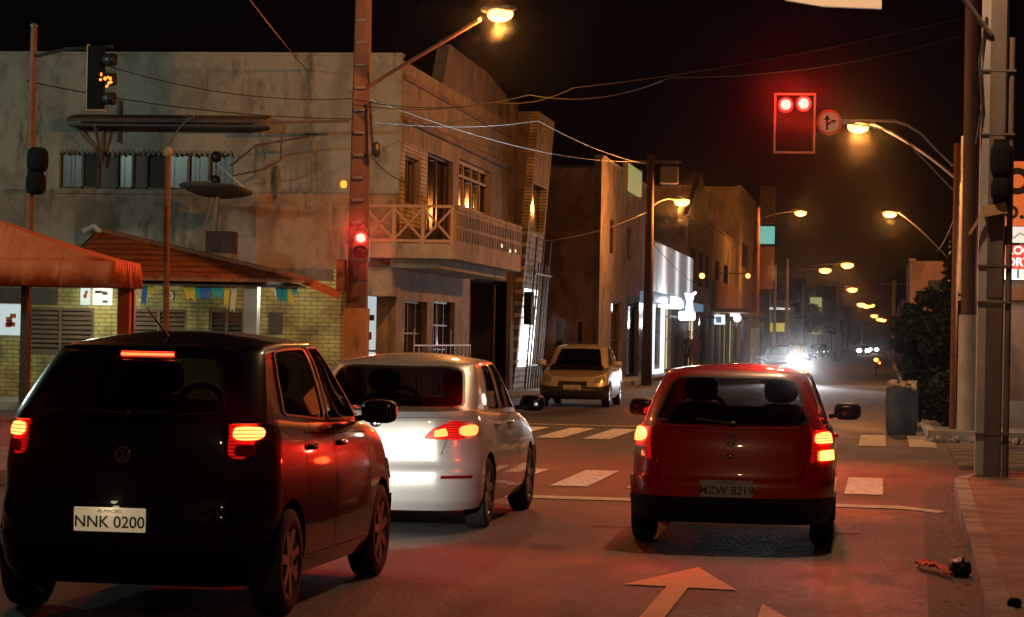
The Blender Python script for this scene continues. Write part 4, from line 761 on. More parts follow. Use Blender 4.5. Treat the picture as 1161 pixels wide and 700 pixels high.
MB().box(r_[0], r_[1], 44.6, 44.66, r_[2]+hh*.32, r_[3]).build('red_panel', 'sign_red', t); MB().box(r_[0], r_[1], 44.6, 44.66, r_[2], r_[2]+hh*.3).build('white_panel', 'sign_pale', t)
ro_ = t.location
for s_, zz, mt_ in (('ROC', .84, 'sign_letter'), ('ORT', .50, 'sign_letter'), ('2 1', .15, 'wood_dark')): text(s_, hh*.34, (r_[0]+.01-ro_.x, -.012, r_[2]+hh*zz-ro_.z), (R(90), 0, 0), mt_, t, align='LEFT', bold=.006)
MB().box(r_[0]+.4, r_[0]+.46, 44.66, 46.1, r_[2]+.1, r_[2]+.16).build('bracket', 'grey_metal', t)
r_ = yrect(1143, 1190, 257, 275, 44.9); t = thing('shop_sign', 'small white lit panel with a wavy dark line above the red lettered board', 'sign', (r_[0], 44.9, r_[2])); MB().box(*r_[:2], 44.9, 44.98, *r_[2:]).build('panel', 'sign_pale', t)
MB().tube([(r_[0]+.0, 44.89, r_[2]+.09), (r_[0]+.1, 44.89, r_[2]+.07), (r_[0]+.2, 44.89, r_[2]+.16), (r_[0]+.32, 44.89, r_[2]+.1)], .009, 5).box(r_[0]+.03, r_[0]+.7, 44.98, 46.1, r_[2]+.04, r_[2]+.1).build('wavy_line', 'wood_dark', t)
r_ = yrect(1139, 1230, 183, 256, 45.2); t = thing('billboard', 'orange billboard with dark lettering at the right edge', 'billboard', (r_[0], 45.2, 2.9)); MB().box(*r_[:2], 45.2, 45.3, *r_[2:]).build('panel', 'sign_orange', t)
hh = r_[3]-r_[2]; text('O', hh*.52, (-.02, -.012, r_[3]-hh*.33-2.9), (R(90), 0, 0), 'wood_dark', t, align='LEFT', bold=.03); text('o.t', hh*.42, (-.0, -.012, r_[3]-hh*.76-2.9), (R(90), 0, 0), 'wood_dark', t, align='LEFT', bold=.008)
MB().box(r_[0]+.3, r_[0]+.36, 45.3, 45.36, 2.9, r_[2]+.1).box(r_[0]+1.0, r_[0]+1.06, 45.3, 45.36, 2.9, r_[2]+.1).build('post', 'grey_metal', t)
lamp('sign_light', b, (-3.0, -3.4, 2.6), 60, (1, .75, .5), size=.3)
# ================================================================== TREE, BIN, RUBBLE
def crown(name, parent, cs, n, leaf, mat, seed=1):
    rnd = random.Random(seed); m_ = MB()
    for i in range(n):
        c, r = cs[rnd.randrange(len(cs))]; d = Vector((rnd.gauss(0, 1), rnd.gauss(0, 1), rnd.gauss(0, 1))).normalized()*(rnd.random()**.4)
        p = Vector((c[0]+d.x*r[0], c[1]+d.y*r[1], c[2]+d.z*r[2])); a = Vector((rnd.uniform(-1, 1), rnd.uniform(-1, 1), rnd.uniform(-.6, .6))).normalized(); q_ = a.cross(Vector((rnd.uniform(-1, 1), rnd.uniform(-1, 1), rnd.uniform(-1, 1)))).normalized(); L = leaf*rnd.uniform(.6, 1.4)
        m_.q(p-a*L, p-q_*L*.45, p+a*L, p+q_*L*.45)
    me = bpy.data.meshes.new(name); me.from_pydata([tuple(v) for v in m_.v], [], m_.f); return link(name, me, mat, parent)
def tree(label, x, y, cs, n, leaf, th, cat='tree', name='street_tree', lmat='leaf', seed=1, tr=.12, group=None):
    t = thing(name, label, cat, (x, y, 0), group=group); k = MB().tube([(x, y, 0), (x+.05, y, th*.5), (x, y, th)], [tr, tr*.8, tr*.6], 8)
    for c, r in cs[:6]: k.tube([(x, y, th*.8), tuple(Vector((x, y, th)).lerp(Vector(c), .5)), c], [tr*.5, tr*.3, tr*.12], 6)
    k.build('trunk', 'bark', t); crown('crown', t, cs, n, leaf, lmat, seed); return t
rnd = random.Random(5); cs = []
for i in range(64):
    a = rnd.uniform(0, 6.28); q_ = rnd.random()**.5; z = rnd.uniform(.3, 2.25); cs.append(((1.0+.62*q_*math.cos(a), 50.5+1.1*q_*math.sin(a), z), (.26, .34, .24)))
for c in ((.55, 50.3, 2.2), (.85, 50.4, 2.5), (1.25, 50.2, 2.55), (.38, 50.2, 1.6), (1.5, 50.2, 2.1)): cs.append((c, (.22, .3, .2)))
tree('dark bushy tree beside the road behind the blue bin', 1.05, 50.5, cs, 16000, .07, .9)
cs2 = [((1.15+rnd.uniform(-.3, .3), 46.2+rnd.uniform(-.4, .4), rnd.uniform(.3, 1.3)), (.2, .25, .22)) for _ in range(8)]; tree('low dark shrub between the blue bin and the signal mast', 1.15, 46.3, cs2, 1800, .05, .5, 'shrub', 'shrub', seed=3, tr=.04)
for i, (x, y, h_) in enumerate(((3.2, 72, 5.2), (4.5, 84, 5.6))):
    cs3 = [((x+rnd.uniform(-1.3, 1.3), y+rnd.uniform(-1.3, 1.3), h_-1.5+rnd.uniform(-1, 1)), (.6, .6, .5)) for _ in range(14)]; tree(['dark tree behind the reddish pole on the right', 'second dark tree further back right of the reddish pole'][i], x, y, cs3, 3000, .13, 3.2, seed=9+i)
for i, (x, y) in enumerate(((-7.9, 262), (-7.9, 318), (-8.0, 410))):
    cs3 = [((x+rnd.uniform(-1.6, 1.6), y+rnd.uniform(-1.3, 1.3), 4.2+rnd.uniform(-1, 1)), (.8, .8, .7)) for _ in range(12)]; tree(['dark round tree on the left kerb before the olive lit building', 'dark tree on the left kerb just past the olive lit front', 'farthest dark tree on the left kerb'][i], x, y, cs3, 1500, .25, 3.2, seed=19+i)
def crumple(o, amp, f=14):
    for v in o.data.vertices:
        c = v.co+offset_of(o); n = Vector((math.sin(c.x*f*3.1+c.z*f*2.3)+math.sin(c.y*f*5.7), math.sin(c.y*f*2.7+c.x*f*3.9), math.sin(c.z*f*4.1+c.y*f*3.3)+math.sin(c.x*f*6.1))); v.co += n*amp*.5
    return o
t = thing('rubbish_bin', 'blue plastic drum with pale rags on top at the far right kerb', 'bin', (.36, 45.25, 0))
MB().lathe([(.001, 0), (.25, 0), (.27, .1), (.285, .45), (.275, .5), (.285, .55), (.27, .82), (.24, .84), (.24, .78), (.001, .76)], (.36, 45.25, 0), 'z', 24).build('drum', 'bin_blue', t, smooth=True)
k = MB(); random.seed(4)
for i in range(9): a = random.uniform(0, 6.28); k.blob((.36+.2*math.cos(a), 45.25+.2*math.sin(a), .84+random.uniform(-.01, .06)), (.09, .07, .04+.02*random.random()), 1, 8, 6, rz=a)
tag(crumple(k.build('rags', 'cloth_pale', smooth=True), .05), 'crumpled pale rags heaped on the blue drum', 'rags')
k = MB(); random.seed(8)
for i in range(46):
    x = random.uniform(.7, 1.25) if i < 30 else random.uniform(1.5, 2.3); y = random.uniform(42.0, 43.15) if i < 30 else random.uniform(41.8, 43); s_ = random.uniform(.03, .09); k.blob((x, y, s_*.4+(.05 if x > 1 and y < 39 else 0)), (s_, s_*.8, s_*.7), .8, 7, 5, rz=i)
tag(crumple(k.build('rubble', 'limewash'), .03, 9), kind='stuff')
k = MB(); random.seed(9)
for i in range(150):
    y = random.uniform(13, 29); kx = .6+(y-13.8)*.0145; x = kx-abs(random.gauss(0, .13)) - .01; s_ = random.uniform(.004, .02); a = random.uniform(0, 6.28)
    k.blob((x, y, .004+s_*.35), (s_*1.2, s_*.6, s_*.15), .9, 6, 4, rz=a)
tag(k.build('litter', 'wood_brown'), kind='stuff')
t0 = atZ(1040, 645); t1 = atZ(1078, 656)
t = thing('rag', 'crumpled orange red rag lying in the gutter', 'rag', (t0.x, t0.y, 0)); k = MB(); random.seed(2); n_ = 16
for i in range(n_):
    for j in range(5):
        def q_(i, j): s = i/n_; return (t0.x+(t1.x-t0.x)*s+.02*math.sin(i*1.7+j), t0.y+(t1.y-t0.y)*s+(j-2.5)*.06+.05*math.sin(i*.8), .02+.03*abs(math.sin(i*1.1+j*1.3))+.03*math.sin(s*math.pi))
        k.q(q_(i, j), q_(i+1, j), q_(i+1, j+1), q_(i, j+1))
o = k.build('cloth', 'cloth_red', t, smooth=True); s_ = o.modifiers.new('s', 'SOLIDIFY'); s_.thickness = .006
p = atZ(1092, 654); t = thing('rubbish_bag', 'small dark crumpled rubbish bag against the right kerb', 'bag', (p.x, p.y, 0)); MB().blob((p.x-.02, p.y, .06), (.08, .12, .06), .9, 22, 16).build('bag', 'black_plastic', t, smooth=True); crumple(t.children[0], .014, 17)
p = atZ(1150, 688, .14); t = thing('stone', 'small dark lump on the right sidewalk by the photo edge', 'stone', (p.x, p.y, .14)); MB().blob((p.x, p.y, .16), (.04, .05, .03), .8).build('lump', 'dark', t)
# ================================================================== CARS
def pch(pts):
    xs = [p[0] for p in pts]; ys = [p[1] for p in pts]; n = len(xs); d = [(ys[i+1]-ys[i])/(xs[i+1]-xs[i]) for i in range(n-1)]; m_ = [d[0]]
    for i in range(1, n-1): m_.append(0 if d[i-1]*d[i] <= 0 else 2*d[i-1]*d[i]/(d[i-1]+d[i]))
    m_.append(d[-1])
    def f(x):
        if x <= xs[0]: return ys[0]
        if x >= xs[-1]: return ys[-1]
        i = 0
        while x > xs[i+1]: i += 1
        h_ = xs[i+1]-xs[i]; t = (x-xs[i])/h_; t2, t3 = t*t, t*t*t
        return ys[i]*(2*t3-3*t2+1)+h_*m_[i]*(t3-2*t2+t)+ys[i+1]*(3*t2-2*t3)+h_*m_[i+1]*(t3-t2)
    return f
class Shell:
    """stack of rounded plan outlines; p runs round the plan (0 = rear centre, 4 = front centre), l runs up"""
    def __init__(s, Wp, Rp, Fp, zlo, zhi, hz, rc, fc, bow, bowf, k):
        s.W, s.R, s.F = pch(Wp), pch(Rp), pch(Fp); s.zlo, s.zhi, s.hz = pch(zlo), pch(zhi), pch(hz); s.rc, s.fc, s.bow, s.bowf, s.k = rc, fc, bow, bowf, k
        s.ym = (s.R(.5)+s.F(.5))/2; s.hl = (s.F(.5)-s.R(.5))/2
    def __call__(s, p, l):
        sg = 1 if p >= 0 else -1; q = abs(p); W, R_, F_ = s.W(l), s.R(l), s.F(l); (cx, cy_), (fx, fy) = s.rc, s.fc
        if q < .8: x = (W-cx)*q/.8; y = R_+s.bow*(x/W)**2
        elif q < 1.2: a = (q-.8)/.4*math.pi/2; x = W-cx+cx*math.sin(a); y = R_+s.bow*(x/W)**2+cy_*(1-math.cos(a))
        elif q <= 2.8: x = W; y = (R_+s.bow+cy_)+((F_-s.bowf-fy)-(R_+s.bow+cy_))*(q-1.2)/1.6
        elif q < 3.2: a = (3.2-q)/.4*math.pi/2; x = W-fx+fx*math.sin(a); y = F_-s.bowf*(x/W)**2-fy*(1-math.cos(a))
        else: x = (W-fx)*(4-q)/.8; y = F_-s.bowf*(x/W)**2
        x *= 1-s.k*((y-s.ym)/s.hl)**2; z = s.zlo(y)+(s.zhi(y)-s.zlo(y))*s.hz(l); return Vector((sg*x, y, z))
    def inv(s, kind, a, z):
        """('r',x) rear, ('f',x) front, ('s',y)/( 'm',y) right / left side -> (p,l)"""
        lo, hi = 0., 1.
        def P(l):
            W, R_, F_ = s.W(l), s.R(l), s.F(l)
            if kind in 'rf':
                kk = 1-s.k; x = min(abs(a)/kk, W*.9999); c = s.rc[0] if kind == 'r' else s.fc[0]
                q = .8*x/(W-c) if x < W-c else .8+.4*math.asin(min(1, (x-(W-c))/c))/(math.pi/2)
                if kind == 'f': q = 4-q
                return math.copysign(q, a) if a else q
            y0, y1 = R_+s.bow+s.rc[1], F_-s.bowf-s.fc[1]; q = 1.2+1.6*(a-y0)/(y1-y0)
            if q < 1.2 or q > 2.8:
                u0, u1 = (.4, 1.2) if q < 1.2 else (2.8, 3.6)
                for _k in range(14):
                    u = (u0+u1)/2
                    if s(u, l).y < a: u0 = u
                    else: u1 = u
                q = (u0+u1)/2
            return q if kind == 's' else -q
        for _ in range(22):
            m_ = (lo+hi)/2
            if s(P(m_), m_).z < z: lo = m_
            else: hi = m_
        return (P(lo), lo)
    def nrm(s, p, l):
        e = .004; a = s(p+e, min(1, l+e))-s(p-e, max(0, l-e)); c = s(p-e, min(1, l+e))-s(p+e, max(0, l-e)); n = a.cross(c)
        if n.length < 1e-12: return Vector((0, 0, 1))
        n.normalize(); q = s(p, l); o = Vector((q.x, q.y-s.ym, 0)); o.x *= 2
        return n if n.dot(o) > 0 else -n
PG = [0, .12, .24, .36, .48, .6, .7, .8, .85, .9, .95, 1.0, 1.05, 1.1, 1.15, 1.2]+[1.2+.08*i for i in range(1, 20)]+[2.8, 2.85, 2.9, 2.95, 3.0, 3.05, 3.1, 3.15, 3.2, 3.4, 3.6, 3.8, 4.0]
PG = sorted(set([round(q, 3) for q in PG]+[-round(q, 3) for q in PG]))
LG = [0, .06, .12, .2, .28, .36, .44, .52, .6, .68, .76, .84, .9, .95, 1.0]
def inside(pt, poly):
    x, y = pt; c = False; n = len(poly); j = n-1
    for i in range(n):
        xi, yi = poly[i]; xj, yj = poly[j]
        if (yi > y) != (yj > y) and x < (xj-xi)*(y-yi)/(yj-yi)+xi: c = not c
        j = i
    return c
def dens(poly, st=.05):
    o = []
    for i, a in enumerate(poly):
        b_ = poly[(i+1) % len(poly)]; n = max(1, int(math.hypot(b_[0]-a[0], b_[1]-a[1])/st))
        for k in range(n): o.append((a[0]+(b_[0]-a[0])*k/n, a[1]+(b_[1]-a[1])*k/n))
    return o
def rnd_poly(poly, r=.25):
    """cut the corners of a polygon smoothly"""
    o = []; n = len(poly)
    for i in range(n):
        a, b_, c = Vector(poly[i-1]), Vector(poly[i]), Vector(poly[(i+1) % n]); p0 = b_.lerp(a, r*.5); p1 = b_.lerp(c, r*.5)
        for t in (0, .25, .5, .75, 1): q = p0*(1-t)**2+b_*2*t*(1-t)+p1*t*t; o.append(tuple(q))
    return o
def grow(poly, d):
    n = len(poly); A = sum(poly[i][0]*poly[(i+1) % n][1]-poly[(i+1) % n][0]*poly[i][1] for i in range(n)); sg = 1 if A > 0 else -1; o = []
    for i in range(n):
        a, b_, c = Vector(poly[i-1]), Vector(poly[i]), Vector(poly[(i+1) % n]); e0, e1 = b_-a, c-b_
        n0 = Vector((e0.y, -e0.x)); n1 = Vector((e1.y, -e1.x)); m_ = Vector((0, 0))
        if n0.length > 1e-6: n0.normalize(); m_ += n0
        if n1.length > 1e-6: n1.normalize(); m_ += n1
        if m_.length > 1e-6: m_.normalize()
        o.append(tuple(b_+m_*d*sg))
    return o
def patch(sh, outer, holes=(), off=0., name='panel', mat=None, parent=None, thick=.004, mb=None, extra=None):
    vs_ = []; ed = []
    for poly in [outer]+list(holes):
        d_ = dens(poly); n0 = len(vs_); vs_ += d_; ed += [(n0+i, n0+(i+1) % len(d_)) for i in range(len(d_))]
    xs = [p[0] for p in outer]; ys = [p[1] for p in outer]
    for p in PG:
        if not min(xs)-.001 < p < max(xs)+.001: continue
        for l in LG:
            if min(ys)-.001 < l < max(ys)+.001 and inside((p, l), outer) and not any(inside((p, l), h_) for h_ in holes): vs_.append((p, l))
    V, E_, Fc, *_ = delaunay_2d_cdt([Vector(v) for v in vs_], ed, [], 0, 1e-4)
    keep = []
    for f in Fc:
        c = (sum(V[i][0] for i in f)/len(f), sum(V[i][1] for i in f)/len(f))
        if inside(c, outer) and not any(inside(c, h_) for h_ in holes): keep.append(f)
    P3 = [sh(max(-4, min(4, v[0])), max(0, min(1, v[1])))+(sh.nrm(v[0], max(0, min(1, v[1])))*off if off else Vector((0, 0, 0))) for v in V]
    N3 = [sh.nrm(max(-4, min(4, v[0])), max(0, min(1, v[1]))) for v in V]
    if mb is not None:
        if not hasattr(mb, 'n'): mb.n = []
        n0 = len(mb.v); mb.n += [Vector((0, 0, 1))]*(n0-len(mb.n)); mb.n += N3; mb.v += [tuple(p) for p in P3]; mb.f += [tuple(n0+i for i in f) for f in keep]; return
    m_ = MB(); m_.v = [tuple(p) for p in P3]; m_.n = N3; m_.f = [tuple(f) for f in keep]
    o = finish(m_, name, mat, parent, thick); return o
NRM = {}
def finish(m_, name, mat, parent, thick=.004):
    """link a panel: outer skin with the shell's exact normals, edges turned inwards by thick (glass gets a full inner face)"""
    key = lambda v: (round(v[0], 3), round(v[1], 3), round(v[2], 3)); nd = {}
    for v, n in zip(m_.v, getattr(m_, 'n', [])): nd[key(v)] = n
    me = bpy.data.meshes.new(name); me.from_pydata(m_.v, [], m_.f); bm = bmesh.new(); bm.from_mesh(me)
    bmesh.ops.remove_doubles(bm, verts=bm.verts, dist=2e-4); bmesh.ops.dissolve_degenerate(bm, dist=1e-5, edges=bm.edges)
    loose = [v for v in bm.verts if not v.link_faces]; bmesh.ops.delete(bm, geom=loose, context='VERTS')
    bmesh.ops.recalc_face_normals(bm, faces=bm.faces); s_ = 0
    for f in bm.faces: o_ = f.calc_center_median(); s_ += f.normal.dot(Vector((o_.x*2, (o_.y-2)*.6, (o_.z-.5))))*f.calc_area()
    if s_ < 0: bmesh.ops.reverse_faces(bm, faces=bm.faces)
    bm.normal_update(); smooth = {}
    for v in bm.verts: smooth[v] = nd.get(key(v.co), v.normal.copy())
    lyr = bm.faces.layers.int.new('rim')
    if thick:
        isg = mat and 'glass' in mat; outer = list(bm.faces); be = [e for e in bm.edges if len(e.link_faces) == 1]; dn = {}
        for v in ({v for e in be for v in e.verts} if not isg else list(bm.verts)):
            w_ = bm.verts.new(v.co-smooth[v]*thick); dn[v] = w_
        for e in be:
            f = e.link_faces[0]; l = [q for q in f.loops if q.edge == e][0]; p, q = l.vert, l.link_loop_next.vert
            try: nf = bm.faces.new((q, p, dn[p], dn[q])); nf[lyr] = 1
            except ValueError: pass
        if isg:
            for f in outer:
                try: nf = bm.faces.new([dn[v] for v in reversed(f.verts)]); nf[lyr] = 1
                except ValueError: pass
    bm.verts.index_update(); sm = {v.index: smooth[v] for v in smooth}; bm.to_mesh(me); bm.free(); me.update()
    o = link(name, me, mat, parent, False, False); rim = me.attributes['rim'].data; ln_ = []
    for p in me.polygons:
        p.use_smooth = True; fn = p.normal
        for li in p.loop_indices:
            vi = me.loops[li].vertex_index; n = sm.get(vi)
            if rim[p.index].value or n is None: ln_.append(tuple(fn)); continue
            if n.dot(fn) < 0: n = -n
            ln_.append(tuple(n if n.dot(fn) > .75 else fn))
    me.normals_split_custom_set(ln_); me.attributes.remove(me.attributes['rim']); return o
def circle(sh, side, yc, zc, r, n=26):
    """wheel arch as polygon in the shell's (p,l) domain, running below the sill"""
    o = []; zs = sh.zlo(yc)
    for i in range(n+1):
        a = math.pi*i/n; y = yc+r*math.cos(a)*(-1 if side == 's' else -1); z = max(zs+.001, zc+r*math.sin(a)); o.append(sh.inv(side, y, z))
    o = [(q[0], max(q[1], .0)) for q in o]; return [(o[0][0], -.05)]+o+[(o[-1][0], -.05)]
def wheel(car, x, y, r, w_, side, rim_mat='steel', spokes=5, steer=0):
    """tyre + rim; side = +1 outer face toward +x"""
    T = MB().lathe([(r*.62, -w_*.5), (r*.86, -w_*.52), (r*.97, -w_*.44), (r, -w_*.3), (r, w_*.3), (r*.97, w_*.44), (r*.86, w_*.52), (r*.66, w_*.49), (r*.62, w_*.45)], (0, 0, 0), 'x', 36)
    t = T.build('wheel', 'rubber', car, world=False, smooth=True); t.location = (x, y, r); t.rotation_euler = (0, 0, steer)
    rm = MB(); s = side
    rm.lathe([(r*.64, s*w_*.46), (r*.62, s*w_*.38), (r*.55, s*w_*.1), (r*.55, -s*w_*.3)], (0, 0, 0), 'x', 30)
    for i in range(spokes):
        a = 2*math.pi*i/spokes+.3; c_, n_ = math.cos(a), math.sin(a); hw = .085*r*5/spokes+.015
        for k in (-1, 1): pass
        p0 = (s*w_*.36, c_*r*.12, n_*r*.12); p1 = (s*w_*.40, c_*r*.62, n_*r*.62); rm.bar(p0, p1, .03, hw*1.6, up=(0, -n_, c_))
    rm.lathe([(.001, s*w_*.44), (r*.14, s*w_*.42), (r*.19, s*w_*.33), (r*.2, s*w_*.2)], (0, 0, 0), 'x', 20)
    rm.build('rim', rim_mat, t, world=False, smooth=True)
    MB().lathe([(.001, s*w_*.02), (r*.5, s*w_*.02), (r*.5, -s*w_*.02), (.001, -s*w_*.02)], (0, 0, 0), 'x', 24).build('brake_disc', 'grey_metal', t, world=False, smooth=True)
    return t
def emblem(parent, loc, r, tilt, name='emblem'):
    """ring with a V standing on a W"""
    m_ = MB().lathe([(r*.84, -.004), (r, -.004), (r, .003), (r*.84, .003)], (0, 0, 0), 'y', 24)
    def st(a, b_): m_.bar((a[0]*r, 0, a[1]*r), (b_[0]*r, 0, b_[1]*r), r*.15, .006, up=(0, 1, 0))
    st((-.36, .78), (0, .12)); st((.36, .78), (0, .12)); st((-.76, .42), (-.34, -.78)); st((-.34, -.78), (0, -.02)); st((0, -.02), (.34, -.78)); st((.34, -.78), (.76, .42))
    o = m_.build(name, 'chrome', parent, world=False, smooth=True); o.location = loc; o.rotation_euler = (tilt, 0, 0); return o
def seat(car, x, y, zb, name='seat'):
    s = MB().blob((x, y-.05, zb+.32), (.24, .09, .34), .55, 14, 10).blob((x, y+.25, zb-.02), (.25, .28, .09), .6).build(name, 'seat', car, world=False, smooth=True)
    MB().blob((x, y-.1, zb+.76), (.14, .055, .10), .6, 14, 10).bar((x-.05, y-.09, zb+.6), (x-.05, y-.1, zb+.72), .012).bar((x+.05, y-.09, zb+.6), (x+.05, y-.1, zb+.72), .012).build('headrest', 'seat', s, world=False, smooth=True)
def car(sp):
    """sp: spec dictionary. local frame: x right, y forward, rear bumper at y=0"""
    root = thing(sp.get('name', 'car'), sp['label'], 'car', (sp['x'], sp['y'], 0), R(sp.get('rz', 0)), sp.get('group'))
    W, L, Hh = sp['W'], sp['L'], sp['H']; belt = sp['belt']; zs = sp.get('sill', .2); rw, fw, wr = sp['rw'], sp['fw'], sp['wr']; paint = sp['paint']
    kind = sp['kind']; top = sp['top']   # [(y,z)] profile of tub top
    tub = Shell([(0, W*.93), (.12, W*.975), (.4, W), (.62, W*.995), (.85, W*.97), (.96, W*.94), (1, W*.915)], sp['tubR'], sp['tubF'], [(0, zs), (L, zs)], top, [(0, 0), (1, 1)], sp.get('rc', (.30, .40)), sp.get('fc', (.3, .35)), sp.get('bow', .10), sp.get('bowf', .10), sp.get('k', .05))
    gR, gF = sp['gR'], sp['gF']; gw = sp['gW']
    gh = Shell(gw, gR, gF, sp['gz0'], sp['roof'], [(0, 0), (.8, .84), (.93, .965), (1, 1)], sp.get('grc', (.2, .22)), sp.get('gfc', (.2, .2)), sp.get('gbow', .10), .12, .04)
    I, G = tub.inv, gh.inv
    # ---- openings
    holes = []; doors = []
    arches = [circle(tub, s, y, wr, wr+.045) for s in 'sm' for y in (rw, fw)]
    for (y0, y1, rearcut) in sp['doors']:
        for s in 'sm':
            zt0 = .985
            def lv(y, f): z = zs+(tub.zhi(y)-zs)*f; return I(s, y, z)
            ya = y0; pts = []
            if rearcut:   # follow the rear arch
                r = wr+.085
                for i in range(9):
                    a = math.radians(8+ i*9); y = rw+r*math.cos(a); z = wr+r*math.sin(a)
                    if z > zs+.12 and y > y0: pts.append((y, z))
                pts = [(min(y1-.1, rw+r), zs+.10)]+pts
                dd = [I(s, y, z) for y, z in pts]+[lv(y0, .93)]
            else: dd = [lv(y0, .12), lv(y0, .5), lv(y0, .93)]
            dd = dd+[lv(y1, .93), lv(y1, .5), lv(y1, .12)]
            doors.append((s, rnd_poly(dd, .12)))
    tg = None
    if sp.get('gate'):
        x0, x1, z0, z1 = sp['gate']; tg = rnd_poly([I('r', -x0, z0), I('r', x0, z0), I('r', x1, z1), I('r', -x1, z1)], .12)
    outer = [(-4, 0), (4, 0), (4, 1), (-4, 1)]
    B_ = MB(); dh = [d for _, d in doors]+([tg] if tg else [])
    patch(tub, outer, arches+dh, mb=B_)
    # top cap of the tub (bonnet, shelf, deck)
    n_c = [1, .92, .82, .66, .5, .33, .16, 0.0]; rings = []
    prev = None; rg_ = [tub(p, 1) for p in PG]; ym = tub.ym
    for a, b_ in zip(n_c, n_c[1:]):
        for i in range(len(PG)-1):
            q = []
            for f_, j in ((a, i), (a, i+1), (b_, i+1), (b_, i)):
                v = rg_[j]; x = v.x*f_; y = v.y if abs(f_) > 2 else ym+(v.y-ym)*(1-(1-f_)**1.0); z = tub.zhi(y)+sp.get('crown', .04)*(1-f_**3); q.append((x, y, z))
            B_.q(*q)
    # greenhouse with window openings
    wins = []
    gz = lambda y, f: gh.zlo(y)+(gh.zhi(y)-gh.zlo(y))*f
    for wname, s, pts in sp['sidewin']:
        for s2 in ('s', 'm'):
            poly = []
            for y, f in pts:
                l = f; W_, R_, F_ = gh.W(l), gh.R(l), gh.F(l); y0, y1 = R_+gh.bow+gh.rc[1], F_-gh.bowf-gh.fc[1]; q = 1.2+1.6*(y-y0)/(y1-y0); poly.append((q if s2 == 's' else -q, l))
            wins.append((wname, rnd_poly(poly, .16), s2))
    def xl(f, l): return f*.8 if f <= 1 else .8+(f-1)*.4
    rp = [(-sp['rwf'][0], sp['rwl'][0]), (sp['rwf'][0], sp['rwl'][0]), (sp['rwf'][1], sp['rwl'][1]), (-sp['rwf'][1], sp['rwl'][1])]
    rp = rnd_poly(rp, .30); wins.append(('rear_window', rp, 'r'))
    fp0 = rnd_poly([(3.12, .04), (3.14, .88), (4.0, .9), (4.0, .03)], .04)
    wins += [('wf', [(3.10, .05), (3.13, .87), (4.001, .89), (4.001, .04)], 'x'), ('wf', [(-4.001, .04), (-4.001, .89), (-3.13, .87), (-3.10, .05)], 'x')]
    patch(gh, outer, [w_[1] for w_ in wins], mb=B_)
    rg_ = [gh(p, 1) for p in PG]
    for a, b_ in zip(n_c, n_c[1:]):
        for i in range(len(PG)-1):
            q = []
            for f_, j in ((a, i), (a, i+1), (b_, i+1), (b_, i)):
                v = rg_[j]; x = v.x*f_; y = gh.ym+(v.y-gh.ym)*f_; z = gh.zhi(y)+sp.get('rcrown', .05)*(1-f_*f_); q.append((x, y, z))
            B_.q(*q)
    body = finish(B_, 'body', paint, root, .006)
    # ---- doors, tailgate
    sm_ = lambda poly, d=.006: grow(poly, -d)
    for s, d in doors:
        o = patch(tub, sm_(d, .005), off=.0, name='door', mat=paint, parent=root)
    for hn, (y, z) in enumerate(sp['handles']):
        for s in (1, -1):
            v = tub(*I('s' if s > 0 else 'm', y, z)); MB().blob((v.x+s*.012, y, z), (.022, .085, .018), .7).build('door_handle', sp.get('handle_mat', paint), root, world=False, smooth=True)
    if tg: gate = patch(tub, sm_(tg, .006), name='tailgate' if kind == 'hatch' else 'boot_lid', mat=paint, parent=root)
    else: gate = root
    # ---- glass
    for wn, poly, s in wins:
        if wn == 'wf': continue
        patch(gh, grow(poly, -.004), off=-.004, name='window' if s != 'r' else 'rear_window', mat=sp['glass'], parent=root, thick=.004)
    gm = MB(); patch(gh, [(3.104, .052), (3.134, .868), (4.0, .889), (4.0, .042)], off=-.004, mb=gm); patch(gh, [(-4.0, .042), (-4.0, .889), (-3.134, .868), (-3.104, .052)], off=-.004, mb=gm); finish(gm, 'windscreen', sp.get('wglass', 'glass_clear'), root, .004)
    # dark rubber surround of the side glass
    for wn, poly, s in wins:
        if s in 'sm' and wn != 'wf': patch(gh, grow(poly, .012), [grow(poly, -.012)], off=.004, name='window_seal', mat='black_plastic', parent=root, thick=.006)
        if s == 'r': patch(gh, grow(poly, .014), [grow(poly, -.02)], off=.003, name='window_seal', mat='black_plastic', parent=root, thick=.005)
    # ---- bumpers
    def band(pa, pb_, l0, l1, off, name, mat, thick=.02, holes=()): return patch(tub, [(pa, l0), (pb_, l0), (pb_, l1), (pa, l1)], holes, off=off, name=name, mat=mat, parent=root, thick=thick)
    for nm, pa, pb_, zz0, zz1, off, mt_ in sp['bumpers']:
        l0 = I('r' if abs(pa) < 2 else 'f', .1, zz0)[1]; l1 = I('r' if abs(pa) < 2 else 'f', .1, zz1)[1]
        if 'grille' not in nm:
            if pa < 0: pb_ = I('s', rw-wr-.055, (zz0+zz1)/2)[0]; pa = -pb_
            else: pa = I('s', fw+wr+.055, (zz0+zz1)/2)[0]
        if pa > 2: gm = MB(); patch(tub, [(pa, l0), (4, l0), (4, l1), (pa, l1)], off=off, mb=gm); patch(tub, [(-4, l0), (-pa, l0), (-pa, l1), (-4, l1)], off=off, mb=gm); finish(gm, nm, mt_, root, off-.004)
        else: band(pa, pb_, l0, l1, off, nm, mt_, thick=off-.004)
    # ---- lamps: lists of corner points on the rear / side
    def pl(pts, sgn):
        o = []
        for kd, a, z in pts:
            if kd == 's' and sgn < 0: kd = 'm'
            if kd in 'rf': a = a*sgn
            o.append(I(kd, a, z))
        return o
